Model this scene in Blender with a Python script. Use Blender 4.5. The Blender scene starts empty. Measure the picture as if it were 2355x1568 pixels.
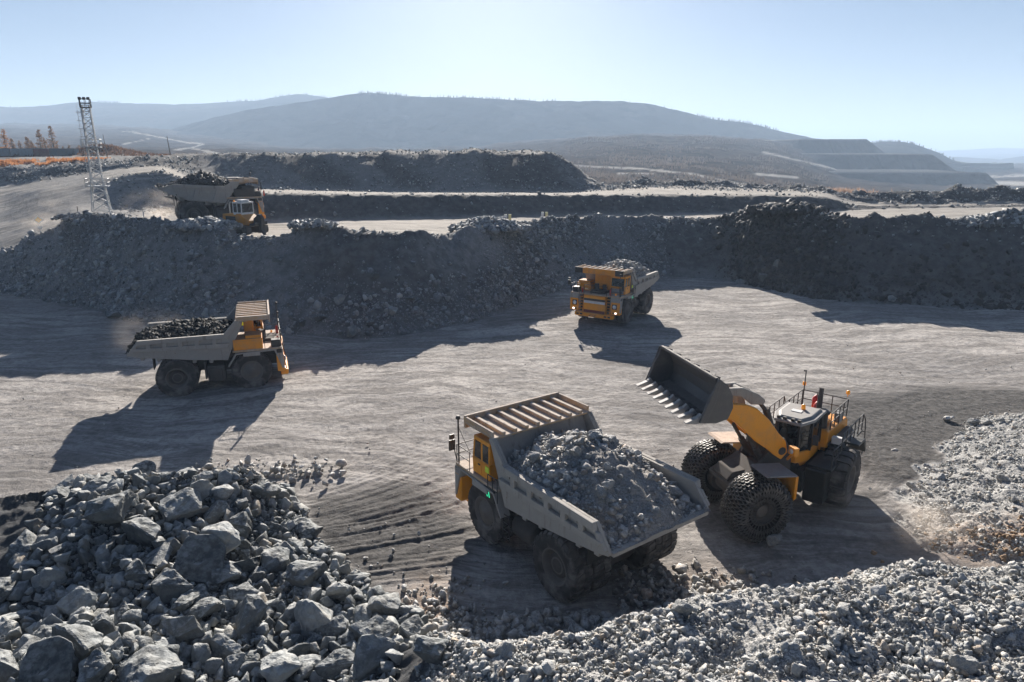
import bpy, math, random
import numpy as np
from mathutils import Vector, Matrix
random.seed(7)
R = math.radians
scene = bpy.context.scene
COL = scene.collection

# ---------------------------------------------------------------- camera, world, sun, exposure
CAM_H, PITCH, FPX = 17.5, R(15.45), 1570.0      # FPX: focal length for a picture 2354 wide
cam_d = bpy.data.cameras.new('camera')
cam_d.sensor_width = 36.0
cam_d.lens = 36.0 * FPX / 2354.0
cam_d.clip_start, cam_d.clip_end = 0.5, 30000
cam = bpy.data.objects.new('camera', cam_d)
cam.location = (0, 0, CAM_H)
cam.rotation_euler = (R(90) - PITCH, 0, 0)
COL.objects.link(cam)
scene.camera = cam

SUN_EL, SUN_AZ = R(22), R(1.7)                   # azimuth counted left of straight ahead (+Y)
world = bpy.data.worlds.new('World')
scene.world = world
world.use_nodes = True
wt = world.node_tree
bg = wt.nodes['Background']
sky = wt.nodes.new('ShaderNodeTexSky')
sky.sky_type = 'NISHITA'
sky.sun_disc = False
sky.sun_elevation = SUN_EL
sky.sun_rotation = -SUN_AZ
sky.altitude = 300
sky.air_density = 1.0
sky.dust_density = 0.75
sky.ozone_density = 1.6
hsv = wt.nodes.new('ShaderNodeMix'); hsv.data_type = 'RGBA'; hsv.blend_type = 'MULTIPLY'; hsv.inputs[0].default_value = 1.0
hsv.inputs[7].default_value = (0.305, 0.358, 0.462, 1)
wt.links.new(sky.outputs[0], hsv.inputs[6]); wt.links.new(hsv.outputs[2], bg.inputs[0])
bg.inputs[1].default_value = 0.05
sun_d = bpy.data.lights.new('sun', 'SUN')
sun_d.energy = 5.0
sun_d.angle = R(0.5)
sun_d.color = (1.0, 0.92, 0.825)
sun = bpy.data.objects.new('sun', sun_d)
sun.rotation_euler = (-(R(90) - SUN_EL), 0, SUN_AZ)
sun.location = (-20, 300, 200)
COL.objects.link(sun)

scene.view_settings.view_transform = 'Standard'
scene.view_settings.look = 'None'
scene.view_settings.exposure = 1.48
scene.view_settings.gamma = 1.0
scene.view_settings.use_curve_mapping = False
scene.render.engine = 'CYCLES'
scene.cycles.use_denoising = True
scene.cycles.max_bounces = 5
scene.cycles.diffuse_bounces = 3
scene.cycles.glossy_bounces = 3
scene.cycles.transmission_bounces = 4
scene.cycles.volume_bounces = 1
scene.cycles.volume_step_rate = 3.0
scene.cycles.sample_clamp_indirect = 6

# ---------------------------------------------------------------- calibrated placement
CP, SP = math.cos(PITCH), math.sin(PITCH)
def ray(x, y):
    u, v = (x - 1177.0) / FPX, (y - 784.0) / FPX
    return (u, CP - v * SP, -SP - v * CP)
def at(x, y, z=0.0):
    d = ray(x, y); t = (z - CAM_H) / d[2]
    return Vector((d[0] * t, d[1] * t, z))
def atY(x, y, Y):
    d = ray(x, y); t = Y / d[1]
    return Vector((d[0] * t, Y, CAM_H + d[2] * t))

# ---------------------------------------------------------------- noise
def _h(ix, iy, seed):
    n = (ix.astype(np.int64) * 374761393 + iy.astype(np.int64) * 668265263 + seed * 1442695041) & 0xFFFFFFFF
    n = ((n ^ (n >> 13)) * 1274126177) & 0xFFFFFFFF
    n = (n ^ (n >> 16)) & 0xFFFFFFFF
    return n.astype(np.float64) / 4294967295.0
def vnoise(x, y, seed=0):
    x = np.asarray(x, float); y = np.asarray(y, float)
    ix, iy = np.floor(x), np.floor(y)
    fx, fy = x - ix, y - iy
    def g(dx, dy):
        a = _h(ix + dx, iy + dy, seed) * 2 * math.pi
        return np.cos(a) * (fx - dx) + np.sin(a) * (fy - dy)
    sx = fx * fx * fx * (fx * (fx * 6 - 15) + 10); sy = fy * fy * fy * (fy * (fy * 6 - 15) + 10)
    a = g(0, 0) * (1 - sx) + g(1, 0) * sx
    b = g(0, 1) * (1 - sx) + g(1, 1) * sx
    return 1.5 * (a * (1 - sy) + b * sy)
def fbm(x, y, seed=0, octv=4, gain=0.5):
    s, a, f = 0, 1.0, 1.0
    for k in range(octv):
        s = s + a * vnoise(np.asarray(x) * f + 17.3 * k, np.asarray(y) * f - 9.1 * k, seed + k)
        a *= gain; f *= 2.03
    return s
def sstep(a, b, x):
    t = np.clip((np.asarray(x, float) - a) / (b - a), 0, 1)
    return t * t * (3 - 2 * t)

# ---------------------------------------------------------------- objects
def tag(o, label=None, cat=None, group=None, kind=None):
    if label: o['label'] = label
    if cat: o['category'] = cat
    if group: o['group'] = group
    if kind: o['kind'] = kind
    return o
def link_mesh(name, verts, faces, mat, parent=None, smooth=False):
    me = bpy.data.meshes.new(name)
    me.from_pydata([tuple(v) for v in verts], [], faces)
    me.update()
    if smooth: me.polygons.foreach_set('use_smooth', [True] * len(me.polygons))
    if mat: me.materials.append(mat)
    o = bpy.data.objects.new(name, me)
    COL.objects.link(o)
    if parent: o.parent = parent
    return o
def np_mesh(name, V, F, mat, smooth=False, attrs=None):
    """V (n,3), F (m,k) with constant k"""
    me = bpy.data.meshes.new(name)
    V = np.ascontiguousarray(V, np.float32); F = np.ascontiguousarray(F, np.int32)
    m, k = F.shape
    me.vertices.add(len(V)); me.vertices.foreach_set('co', V.ravel())
    me.loops.add(m * k); me.loops.foreach_set('vertex_index', F.ravel())
    me.polygons.add(m)
    me.polygons.foreach_set('loop_start', np.arange(0, m * k, k, dtype=np.int32))
    if smooth: me.polygons.foreach_set('use_smooth', np.ones(m, bool))
    me.update(calc_edges=True)
    me.validate()
    for an, av in (attrs or {}).items():
        a = me.attributes.new(an, 'FLOAT', 'POINT')
        a.data.foreach_set('value', np.ascontiguousarray(av, np.float32).ravel())
    if mat: me.materials.append(mat)
    o = bpy.data.objects.new(name, me)
    COL.objects.link(o)
    return o
def grid_faces(nr, nc):
    i = np.arange(nr - 1)[:, None] * nc + np.arange(nc - 1)[None, :]
    return np.stack([i, i + 1, i + nc + 1, i + nc], -1).reshape(-1, 4)
def empty(name, loc=(0, 0, 0), rz=0.0):
    o = bpy.data.objects.new(name, None)
    o.location = loc; o.rotation_euler = (0, 0, rz); o.empty_display_size = 0.5
    COL.objects.link(o)
    return o
def copy_tree(o, parent=None):
    c = o.copy(); COL.objects.link(c)
    if parent: c.parent = parent
    for ch in list(o.children): copy_tree(ch, c)
    return c

class MB:
    """collects shapes into one mesh"""
    def __init__(self): self.v, self.f, self.s = [], [], []
    def add(self, vs, fs, smooth=False):
        n = len(self.v); self.v += [Vector(p) for p in vs]
        self.f += [tuple(i + n for i in f) for f in fs]; self.s += [smooth] * len(fs)
        return self
    def box(self, x0, x1, y0, y1, z0, z1, M=None):
        vs = [Vector((x, y, z)) for z in (z0, z1) for y in (y0, y1) for x in (x0, x1)]
        if M: vs = [M @ p for p in vs]
        return self.add(vs, [(0, 2, 3, 1), (4, 5, 7, 6), (0, 1, 5, 4), (2, 6, 7, 3), (0, 4, 6, 2), (1, 3, 7, 5)])
    def prism(self, pts, a, b, axis='y', M=None):
        """polygon pts (x,z) extruded along y (or (x,y) along z, (y,z) along x)"""
        def mk(p, t):
            if axis == 'y': return Vector((p[0], t, p[1]))
            if axis == 'z': return Vector((p[0], p[1], t))
            return Vector((t, p[0], p[1]))
        n = len(pts)
        vs = [mk(p, a) for p in pts] + [mk(p, b) for p in pts]
        if M: vs = [M @ p for p in vs]
        fs = [tuple(range(n))[::-1], tuple(range(n, 2 * n))] + [(i, (i + 1) % n, n + (i + 1) % n, n + i) for i in range(n)]
        return self.add(vs, fs)
    def bar(self, p, q, w, h=None, up=(0, 0, 1)):
        p, q = Vector(p), Vector(q); d = (q - p)
        if d.length < 1e-6: return self
        d.normalize(); u = Vector(up)
        if abs(d.dot(u)) > 0.98: u = Vector((1, 0, 0))
        s = d.cross(u).normalized(); t = s.cross(d); h = h or w
        s = s * w / 2; t = t * h / 2
        vs = [a + i * s + j * t for a in (p, q) for (i, j) in ((-1, -1), (1, -1), (1, 1), (-1, 1))]
        return self.add(vs, [(3, 2, 1, 0), (4, 5, 6, 7), (0, 1, 5, 4), (1, 2, 6, 5), (2, 3, 7, 6), (3, 0, 4, 7)])
    def tube(self, p, q, r, n=8, r2=None, cap=True):
        p, q = Vector(p), Vector(q); d = (q - p)
        if d.length < 1e-6: return self
        d.normalize(); u = Vector((0, 0, 1)) if abs(d.z) < 0.9 else Vector((1, 0, 0))
        s = d.cross(u).normalized(); t = s.cross(d); r2 = r if r2 is None else r2
        vs = []
        for a, rr in ((p, r), (q, r2)):
            for k in range(n):
                an = 2 * math.pi * k / n
                vs.append(a + s * rr * math.cos(an) + t * rr * math.sin(an))
        self.add(vs, [(k, (k + 1) % n, n + (k + 1) % n, n + k) for k in range(n)], True)
        if cap: self.add(vs, [tuple(range(n))[::-1], tuple(range(n, 2 * n))])
        return self
    def path(self, pts, r, n=6):
        for a, b in zip(pts[:-1], pts[1:]): self.tube(a, b, r, n)
        return self
    def lathe(self, prof, n=40, axis='y', c=(0, 0, 0), smooth=True, close=False):
        """prof: list of (r, t) with t along the axis"""
        c = Vector(c); vs = []
        for k in range(n):
            an = 2 * math.pi * k / n; ca, sa = math.cos(an), math.sin(an)
            for r, t in prof:
                if axis == 'y': vs.append(c + Vector((r * ca, t, r * sa)))
                elif axis == 'z': vs.append(c + Vector((r * ca, r * sa, t)))
                else: vs.append(c + Vector((t, r * ca, r * sa)))
        m = len(prof); fs = []
        for k in range(n):
            for j in range(m - 1 + (1 if close else 0)):
                j2 = (j + 1) % m
                fs.append((k * m + j, k * m + j2, ((k + 1) % n) * m + j2, ((k + 1) % n) * m + j))
        return self.add(vs, fs, smooth)
    def build(self, name, mat, parent=None, bevel=0.0):
        o = link_mesh(name, self.v, self.f, mat, parent)
        o.data.polygons.foreach_set('use_smooth', self.s)
        if bevel:
            b = o.modifiers.new('bevel', 'BEVEL'); b.width = bevel; b.segments = 1; b.limit_method = 'ANGLE'; b.angle_limit = R(40)
        return o

# ---------------------------------------------------------------- materials
def new_mat(name):
    m = bpy.data.materials.new(name); m.use_nodes = True
    nt = m.node_tree
    return m, nt, nt.nodes['Principled BSDF']
def N(nt, typ, **kw):
    n = nt.nodes.new(typ)
    for k, v in kw.items():
        if k in n.inputs: n.inputs[k].default_value = v
        else: setattr(n, k, v)
    return n
def rgb(c): return (c[0], c[1], c[2], 1.0)
def L(nt, a, b): nt.links.new(a, b)
def mixc(nt, fac, a, b, mode='MIX'):
    n = nt.nodes.new('ShaderNodeMix'); n.data_type = 'RGBA'; n.blend_type = mode
    for sock, val in ((n.inputs[0], fac), (n.inputs[6], a), (n.inputs[7], b)):
        if isinstance(val, bpy.types.NodeSocket): nt.links.new(val, sock)
        elif isinstance(val, (int, float)): sock.default_value = val
        else: sock.default_value = rgb(val)
    return n.outputs[2]
def ramp(nt, src, p0, p1):
    n = nt.nodes.new('ShaderNodeMapRange'); n.interpolation_type = 'SMOOTHSTEP'
    n.inputs[1].default_value = p0; n.inputs[2].default_value = p1
    nt.links.new(src, n.inputs[0]); return n.outputs[0]
def coords(nt, kind='Object', scale=(1, 1, 1), rot=(0, 0, 0)):
    tc = nt.nodes.new('ShaderNodeTexCoord'); mp = nt.nodes.new('ShaderNodeMapping')
    mp.inputs['Scale'].default_value = scale; mp.inputs['Rotation'].default_value = rot
    nt.links.new(tc.outputs[kind], mp.inputs[0]); return mp.outputs[0]
def noise(nt, vec, scale, detail=4, rough=0.6):
    n = nt.nodes.new('ShaderNodeTexNoise')
    n.inputs['Scale'].default_value = scale; n.inputs['Detail'].default_value = detail; n.inputs['Roughness'].default_value = rough
    nt.links.new(vec, n.inputs['Vector']); return n.outputs[0]
def attr(nt, name):
    n = nt.nodes.new('ShaderNodeAttribute'); n.attribute_name = name; return n.outputs['Fac']
def bump(nt, bsdf, height, strength=0.5, dist=0.1):
    b = nt.nodes.new('ShaderNodeBump'); b.inputs['Strength'].default_value = strength; b.inputs['Distance'].default_value = dist
    nt.links.new(height, b.inputs['Height']); nt.links.new(b.outputs[0], bsdf.inputs['Normal']); return b
def math2(nt, op, a, b):
    n = nt.nodes.new('ShaderNodeMath'); n.operation = op
    for s, v in zip(n.inputs, (a, b)):
        if isinstance(v, bpy.types.NodeSocket): nt.links.new(v, s)
        else: s.default_value = v
    return n.outputs[0]

def rock_mat(name, c0, c1, tint=None, rough=0.85, fine=6.0, coords_kind='Object', dust=0.5):
    m, nt, b = new_mat(name)
    geo = nt.nodes.new('ShaderNodeNewGeometry')
    v = coords(nt, coords_kind)
    n1 = noise(nt, v, fine, 4, 0.65)
    col = mixc(nt, geo.outputs['Random Per Island'], c0, c1)
    col = mixc(nt, ramp(nt, n1, 0.3, 0.7), mixc(nt, 1.0, col, (0.72, 0.72, 0.74), 'MULTIPLY'), col)
    if tint:
        w = nt.nodes.new('ShaderNodeTexWhiteNoise'); w.noise_dimensions = '1D'
        L(nt, geo.outputs['Random Per Island'], w.inputs['W'])
        col = mixc(nt, math2(nt, 'MULTIPLY', math2(nt, 'GREATER_THAN', w.outputs[0], 0.94), 0.55), col, tint)
    n0 = noise(nt, v, fine * .35, 2, 0.6)
    col = mixc(nt, ramp(nt, n0, 0.35, 0.7), mixc(nt, 1.0, col, (0.80, 0.84, 0.86), 'MULTIPLY'), mixc(nt, 1.0, col, (1.16, 1.10, 1.0), 'MULTIPLY'))
    sep = nt.nodes.new('ShaderNodeSeparateXYZ'); L(nt, geo.outputs['Normal'], sep.inputs[0])
    col = mixc(nt, math2(nt, 'MULTIPLY', math2(nt, 'MULTIPLY', ramp(nt, sep.outputs[2], 0.45, 0.95), ramp(nt, n1, 0.35, 0.6)), dust), col, tuple(min(.75, x * 1.5) for x in c1))
    L(nt, col, b.inputs['Base Color'])
    b.inputs['Roughness'].default_value = rough
    n2 = noise(nt, v, fine * 4.5, 2, 0.7)
    bump(nt, b, math2(nt, 'ADD', n1, math2(nt, 'MULTIPLY', n2, 0.45)), 0.6, 0.14)
    b.inputs['Specular IOR Level'].default_value = 0.3
    return m
def paint_mat(name, c, dust=(0.30, 0.26, 0.22), amount=0.5, rough=0.45, metal=0.0, updust=0.6):
    """paint with dust that lies on upward faces and in blotches"""
    m, nt, b = new_mat(name)
    v = coords(nt)
    n1 = noise(nt, v, 1.3, 4, 0.65); n2 = noise(nt, v, 14.0, 3, 0.6)
    geo = nt.nodes.new('ShaderNodeNewGeometry'); sep = nt.nodes.new('ShaderNodeSeparateXYZ')
    L(nt, geo.outputs['Normal'], sep.inputs[0])
    up = math2(nt, 'MULTIPLY', ramp(nt, sep.outputs[2], 0.2, 0.95), updust)
    bl = math2(nt, 'MULTIPLY', ramp(nt, n1, 0.40, 0.68), amount)
    fac = math2(nt, 'MAXIMUM', up, bl)
    fac = math2(nt, 'MULTIPLY', fac, math2(nt, 'ADD', 0.75, math2(nt, 'MULTIPLY', n2, 0.5)))
    base = mixc(nt, ramp(nt, n2, 0.55, 0.8), c, tuple(x * 0.8 for x in c))
    st_ = coords(nt, scale=(2.6, 2.6, 0.28)); n3 = noise(nt, st_, 1.0, 5, 0.7); n4 = noise(nt, v, 3.3, 4, 0.75)
    dusty = mixc(nt, ramp(nt, n4, .35, .7), tuple(x * .74 for x in dust), dust)
    cc = mixc(nt, fac, base, dusty)
    cc = mixc(nt, math2(nt, 'MULTIPLY', ramp(nt, n3, .54, .72), .45 * min(1, amount * 1.6)), cc, (0.075, 0.052, 0.038))
    cc = mixc(nt, math2(nt, 'MULTIPLY', ramp(nt, n4, .66, .72), .7 * min(1, amount * 1.5)), cc, (0.11, 0.055, 0.03))
    L(nt, cc, b.inputs['Base Color'])
    rr = math2(nt, 'ADD', rough, math2(nt, 'MULTIPLY', fac, 0.45)); L(nt, rr, b.inputs['Roughness'])
    b.inputs['Metallic'].default_value = metal
    bump(nt, b, n2, 0.12, 0.02)
    return m
# ---------------------------------------------------------------- ground materials
def floor_mat():
    m, nt, b = new_mat('packed_pit_floor')
    v = coords(nt)
    wn = nt.nodes.new('ShaderNodeTexNoise'); wn.inputs['Scale'].default_value = 0.045; wn.inputs['Detail'].default_value = 3; L(nt, v, wn.inputs['Vector'])
    vm = nt.nodes.new('ShaderNodeVectorMath'); vm.operation = 'MULTIPLY_ADD'; L(nt, wn.outputs['Color'], vm.inputs[0]); vm.inputs[1].default_value = (14, 14, 0); L(nt, v, vm.inputs[2])
    def stretched(scale, rot):
        mp = nt.nodes.new('ShaderNodeMapping'); mp.inputs['Scale'].default_value = scale; mp.inputs['Rotation'].default_value = rot
        L(nt, vm.outputs[0], mp.inputs[0]); return mp.outputs[0]
    n_st = noise(nt, stretched((0.09, 0.75, 0.5), (0, 0, R(-7))), 1.0, 5, 0.74); n_st2 = noise(nt, stretched((0.3, 2.0, 1.0), (0, 0, R(12))), 1.2, 4, 0.75)
    n_big = noise(nt, v, 0.07, 3, 0.65); n_f = noise(nt, v, 2.6, 5, 0.76); n_ff = noise(nt, v, 14.0, 2, 0.7); n_p = noise(nt, v, 0.45, 4, 0.72)
    pale = mixc(nt, ramp(nt, n_big, 0.38, 0.62), (0.37, 0.352, 0.335), (0.54, 0.508, 0.475))
    col = mixc(nt, math2(nt, 'MULTIPLY', ramp(nt, n_st, 0.58, 0.42), 0.75), pale, (0.23, 0.215, 0.20))
    col = mixc(nt, math2(nt, 'MULTIPLY', ramp(nt, n_p, 0.50, 0.64), 0.55), col, (0.20, 0.19, 0.18))
    col = mixc(nt, math2(nt, 'MULTIPLY', ramp(nt, n_st2, 0.54, 0.68), 0.4), col, (0.17, 0.16, 0.15))
    col = mixc(nt, ramp(nt, n_f, 0.38, 0.62), mixc(nt, 1.0, col, (0.70, 0.70, 0.71), 'MULTIPLY'), col)
    wet = attr(nt, 'wet')
    wf = ramp(nt, math2(nt, 'ADD', wet, math2(nt, 'MULTIPLY', math2(nt, 'SUBTRACT', math2(nt, 'MULTIPLY', math2(nt, 'ADD', n_st2, n_f), .5), 0.5), 1.5)), 0.30, 0.75)
    col = mixc(nt, wf, col, mixc(nt, ramp(nt, n_f, 0.35, 0.65), (0.055, 0.053, 0.052), (0.13, 0.125, 0.12)))
    grav = attr(nt, 'gravel')
    gcol = mixc(nt, ramp(nt, n_ff, 0.35, 0.7), (0.20, 0.20, 0.195), (0.55, 0.54, 0.52))
    col = mixc(nt, ramp(nt, math2(nt, 'ADD', grav, math2(nt, 'MULTIPLY', math2(nt, 'SUBTRACT', n_f, 0.5), 0.8)), 0.3, 0.7), col, gcol)
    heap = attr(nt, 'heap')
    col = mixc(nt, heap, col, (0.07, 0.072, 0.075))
    ocr = attr(nt, 'ochre')
    col = mixc(nt, math2(nt, 'MULTIPLY', ocr, ramp(nt, n_f, 0.3, 0.6)), col, (0.36, 0.23, 0.14))
    L(nt, col, b.inputs['Base Color']); b.inputs['Roughness'].default_value = 1.0; b.inputs['Specular IOR Level'].default_value = 0.12
    h = math2(nt, 'ADD', n_f, math2(nt, 'MULTIPLY', n_st2, 0.25))
    h = math2(nt, 'ADD', h, math2(nt, 'MULTIPLY', n_ff, 0.3))
    bump(nt, b, h, 0.7, 0.17)
    return m
def bank_mat():
    m, nt, b = new_mat('blasted_rock_bank')
    v = coords(nt)
    n_big = noise(nt, v, 0.07, 5, 0.6); n_m = noise(nt, v, 0.9, 6, 0.7); n_f = noise(nt, v, 4.0, 5, 0.7)
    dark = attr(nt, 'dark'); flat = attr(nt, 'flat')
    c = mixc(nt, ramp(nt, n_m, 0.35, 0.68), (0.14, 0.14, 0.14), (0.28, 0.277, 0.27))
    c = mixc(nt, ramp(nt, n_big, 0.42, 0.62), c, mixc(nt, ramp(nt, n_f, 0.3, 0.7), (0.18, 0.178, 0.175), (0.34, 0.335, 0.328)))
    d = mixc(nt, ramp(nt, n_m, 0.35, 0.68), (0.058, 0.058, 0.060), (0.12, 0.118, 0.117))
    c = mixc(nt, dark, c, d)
    st = coords(nt, scale=(0.05, 0.7, 0.5)); n_st = noise(nt, st, 1.0, 6, 0.7)
    p = mixc(nt, ramp(nt, n_st, 0.38, 0.62), (0.19, 0.178, 0.162), (0.39, 0.36, 0.325))
    c = mixc(nt, flat, c, p)
    och = attr(nt, 'ochre')
    c = mixc(nt, math2(nt, 'MULTIPLY', och, ramp(nt, n_m, 0.3, 0.55)), c, mixc(nt, n_f, (0.30, 0.13, 0.05), (0.42, 0.22, 0.10)))
    L(nt, c, b.inputs['Base Color']); b.inputs['Roughness'].default_value = 1.0; b.inputs['Specular IOR Level'].default_value = 0.15
    bump(nt, b, math2(nt, 'ADD', n_m, math2(nt, 'MULTIPLY', n_f, 0.4)), 0.6, 0.3)
    return m
M_FLOOR, M_BANK = floor_mat(), bank_mat()

# ---------------------------------------------------------------- pit floor with the foreground banks
rim = [at(x, y, z) for x, y, z in ((600, 1620, 0.8), (800, 1540, 1.4), (900, 1500, 1.9), (1000, 1452, 2.6), (1100, 1484, 3.5), (1250, 1476, 3.9), (1400, 1450, 4.2), (1560, 1400, 4.5),
                                    (1700, 1368, 4.7), (1900, 1342, 4.9), (2050, 1312, 5.0), (2200, 1306, 5.1), (2354, 1302, 5.2), (2800, 1300, 5.4))]
heapc = [at(x, y, z) for x, y, z in ((-700, 1190, 1.7), (-50, 1155, 1.7), (0, 1148, 1.9), (150, 1116, 2.1), (300, 1110, 2.3), (480, 1102, 2.5), (600, 1098, 1.8), (690, 1090, 0.8), (760, 1120, .3))]
heapr = [at(x, y, 0.3) for x, y in ((680, 1075), (760, 1230), (880, 1330), (985, 1400), (1040, 1450), (1040, 1560), (1000, 1800))]
sider = [at(x, y, 0.2) for x, y in ((2290, 940), (2230, 965), (2110, 1080), (2065, 1160), (2090, 1240), (2180, 1275), (2300, 1300))]
def xs(pts, k): return np.array([p[k] for p in pts])
def interp_sorted(q, a, b):
    o = np.argsort(a); return np.interp(q, a[o], b[o])
def ground_h(x, y, parts=False):
    x = np.asarray(x, float); y = np.asarray(y, float)
    # right gravel bank
    yc = np.interp(x, xs(rim, 0), xs(rim, 1)) + 0.5 * vnoise(x * .5, y * .1, 31); hm = np.interp(x, xs(rim, 0), xs(rim, 2))
    d = y - yc
    wx = sstep(-8, -2.5, x)
    hb = np.where(d > 0, hm * np.clip(1 - d / (1.22 * hm + .01), 0, 1), hm + np.clip(-d, 0, 12) * 0.03) * wx
    hb = hb + np.where(d < 0, 1, 0) * wx * sstep(0, 2, -d) * 0.30 * fbm(x * .45, y * .45, 5, 3)
    gb = wx * sstep(.75 * hm + .3, .25 * hm, d)
    # boulder heap
    yh = np.interp(x, xs(heapc, 0), xs(heapc, 1)); hh = np.interp(x, xs(heapc, 0), xs(heapc, 2))
    xr = interp_sorted(y, xs(heapr, 1), xs(heapr, 0))
    dh = y - yh
    prof = np.where(dh > 0, np.clip(1 - dh / (1.5 * hh + .01), 0, 1), 1 - 0.5 * sstep(0, 9, -dh) + 0.35 * sstep(8, 14, -dh))
    edge = sstep(0.2, 4.0, xr - x)
    h2 = prof * hh * edge * np.where(dh < 0, 1 + 0.35 * fbm(x * .25, y * .25, 9, 3), 1)
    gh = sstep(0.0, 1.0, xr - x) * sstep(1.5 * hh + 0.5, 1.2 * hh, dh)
    # slope at the right edge
    xb = interp_sorted(y, xs(sider, 1), xs(sider, 0))
    ds = (x - xb)
    win = sstep(23, 26, y) * sstep(45.5, 42, y)
    h3 = np.clip(ds, 0, 14) * 0.17 * win + 0.15 * win * sstep(0, 2, ds) * fbm(x * .6, y * .6, 12, 3)
    gs = sstep(-0.8, 0.8, ds + 1.2 * vnoise(x * .5, y * .5, 77)) * win
    h = np.maximum(np.maximum(hb, h2), h3)
    if parts: return h, gb, gh, gs
    return h

nr, nc = 860, 900
ys = 9.0 * np.exp(np.linspace(0, math.log(118 / 9.0), nr)); us = np.linspace(-0.98, 0.98, nc)
Yg = np.repeat(ys[:, None], nc, 1); Xg = us[None, :] * (Yg * CP + CAM_H * SP)
hg, gbm, ghm, gsm = ground_h(Xg, Yg, True)
pq = np.array([at(640, 1140)[:2], at(860, 1075)[:2], at(1060, 1200)[:2], at(1010, 1380)[:2]])
cx, cy = at(870, 1210)[:2]
ang = R(23) + 0.05 * (Yg - cy)
la = (Xg - cx) * np.cos(ang) + (Yg - cy) * np.sin(ang); lb = -(Xg - cx) * np.sin(ang) + (Yg - cy) * np.cos(ang)
cord = np.exp(-(la / 5.2) ** 4 - (lb / 5.6) ** 4)
ridge = np.clip(1.5 * fbm(la * .13 + .3 * vnoise(la * .6, lb * .6, 5), lb * 2.3, 3, 3, .55), -.9, .9) + .28 * np.sin(lb * 2 * math.pi / 0.43 + 1.6 * vnoise(la * .08, lb * .5, 4))
rough = fbm(Xg * 1.3, Yg * 1.3, 21, 5) * 0.03
rut = fbm(Xg * .12 + .4 * vnoise(Xg * .05, Yg * .05, 8), Yg * 2.2, 22, 4, 0.6) * 0.006
brk = sstep(-.35, .35, fbm(Xg * .06, Yg * .09, 24, 3)); rut = rut * brk
trk = np.zeros_like(Xg); lug = np.zeros_like(Xg)
def track(pts, w, gauge, a):
    """pair of wheel tracks with a tread print along a line on the floor"""
    global trk, lug
    P = np.array([at(x, y)[:2] for x, y in pts]); t = np.arange(len(P)); tt = np.linspace(0, len(P) - 1, 60)
    q = np.stack([np.interp(tt, t, P[:, 0]), np.interp(tt, t, P[:, 1])], -1)
    for _ in range(6): q[1:-1] = .25 * q[:-2] + .5 * q[1:-1] + .25 * q[2:]
    x0, y0, x1, y1 = q[:, 0].min() - 4, q[:, 1].min() - 4, q[:, 0].max() + 4, q[:, 1].max() + 4
    m = (Xg > x0) & (Xg < x1) & (Yg > y0) & (Yg < y1); X_, Y_ = Xg[m], Yg[m]
    best = np.full(X_.shape, 1e9); along = np.zeros(X_.shape); acc = 0
    for (a0, b0) in zip(q[:-1], q[1:]):
        d = b0 - a0; l = np.hypot(*d)
        if l < 1e-6: continue
        d = d / l; u = np.clip((X_ - a0[0]) * d[0] + (Y_ - a0[1]) * d[1], 0, l); px, py = X_ - a0[0] - u * d[0], Y_ - a0[1] - u * d[1]
        s = np.sign(px * -d[1] + py * d[0]) * np.hypot(px, py); k = np.abs(s) < np.abs(best); best = np.where(k, s, best); along = np.where(k, acc + u, along); acc += l
    for g in (-gauge / 2, gauge / 2):
        e = np.abs(best - g); f = sstep(w / 2 + .12, w / 2 - .05, e); T = trk[m]; trk[m] = np.maximum(T, f * a)
        tread = np.sign(np.sin(along * 2 * math.pi / .46 + (best - g) * 5 * np.sign(best - g))) * f
        lug[m] = np.where(f > .1, tread * a, lug[m])
for pts, w, g, a in (([(680, 900), (900, 905), (1150, 935), (1300, 960), (1480, 1010)], .9, 4.6, .8), ([(640, 1010), (850, 1030), (1010, 1060), (1120, 1130)], .95, 4.6, 1), ([(300, 960), (700, 940), (1100, 870), (1400, 790), (1700, 720)], .9, 4.6, .7),
                     ([(1000, 760), (1180, 740), (1340, 730)], .9, 4.4, 1), ([(1500, 870), (1800, 860), (2354, 880)], .9, 4.6, .6), ([(2080, 985), (2020, 1060), (1960, 1150)], 1.2, 3.8, 1), ([(2350, 900), (2160, 930), (2050, 1000), (1990, 1080)], 1.2, 3.8, .8),
                     ([(1600, 1230), (1620, 1300), (1650, 1360)], .9, 4.5, .8), ([(1000, 1000), (1080, 1120), (1090, 1250)], .9, 4.6, .8), ([(2354, 955), (2200, 985), (2090, 1050), (2030, 1130)], 1.2, 3.8, 1), ([(2354, 985), (2230, 1000), (2120, 1060)], 1.0, 3.8, 1), ([(0, 900), (240, 930), (520, 900), (760, 850)], .9, 4.6, .8), ([(620, 1060), (760, 1030), (900, 1040), (1020, 1080)], .9, 1.6, 1), ([(1240, 880), (1330, 960), (1400, 1060), (1440, 1150)], .9, 4.6, .8), ([(200, 990), (500, 1010), (760, 980), (1000, 950), (1250, 900), (1500, 860)], .9, 4.6, .8), ([(700, 820), (1000, 835), (1300, 790), (1420, 760)], .9, 4.6, .8), ([(1640, 720), (1750, 790), (1900, 850), (2150, 880)], .9, 4.6, .7), ([(1150, 1010), (1300, 930), (1480, 880)], .9, 3.8, .8), ([(0, 830), (300, 840), (800, 800), (1300, 820), (1800, 790), (2354, 800)], .9, 4.6, .5)):
    track(pts, w, g, a)
roll = fbm(Xg * .05, Yg * .05, 23, 3) * 0.22
gmask = np.clip(gbm + ghm + gsm, 0, 1)
Zg = hg + roll * (1 - gmask) * sstep(9, 30, Yg) + rough * (1 + 3 * gmask) + rut * (1 - gmask) + (lug * .011 - trk * .03) * (1 - gmask) + 0.06 * cord * ridge * (1 - gmask)
wet = np.zeros_like(Xg)
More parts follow.
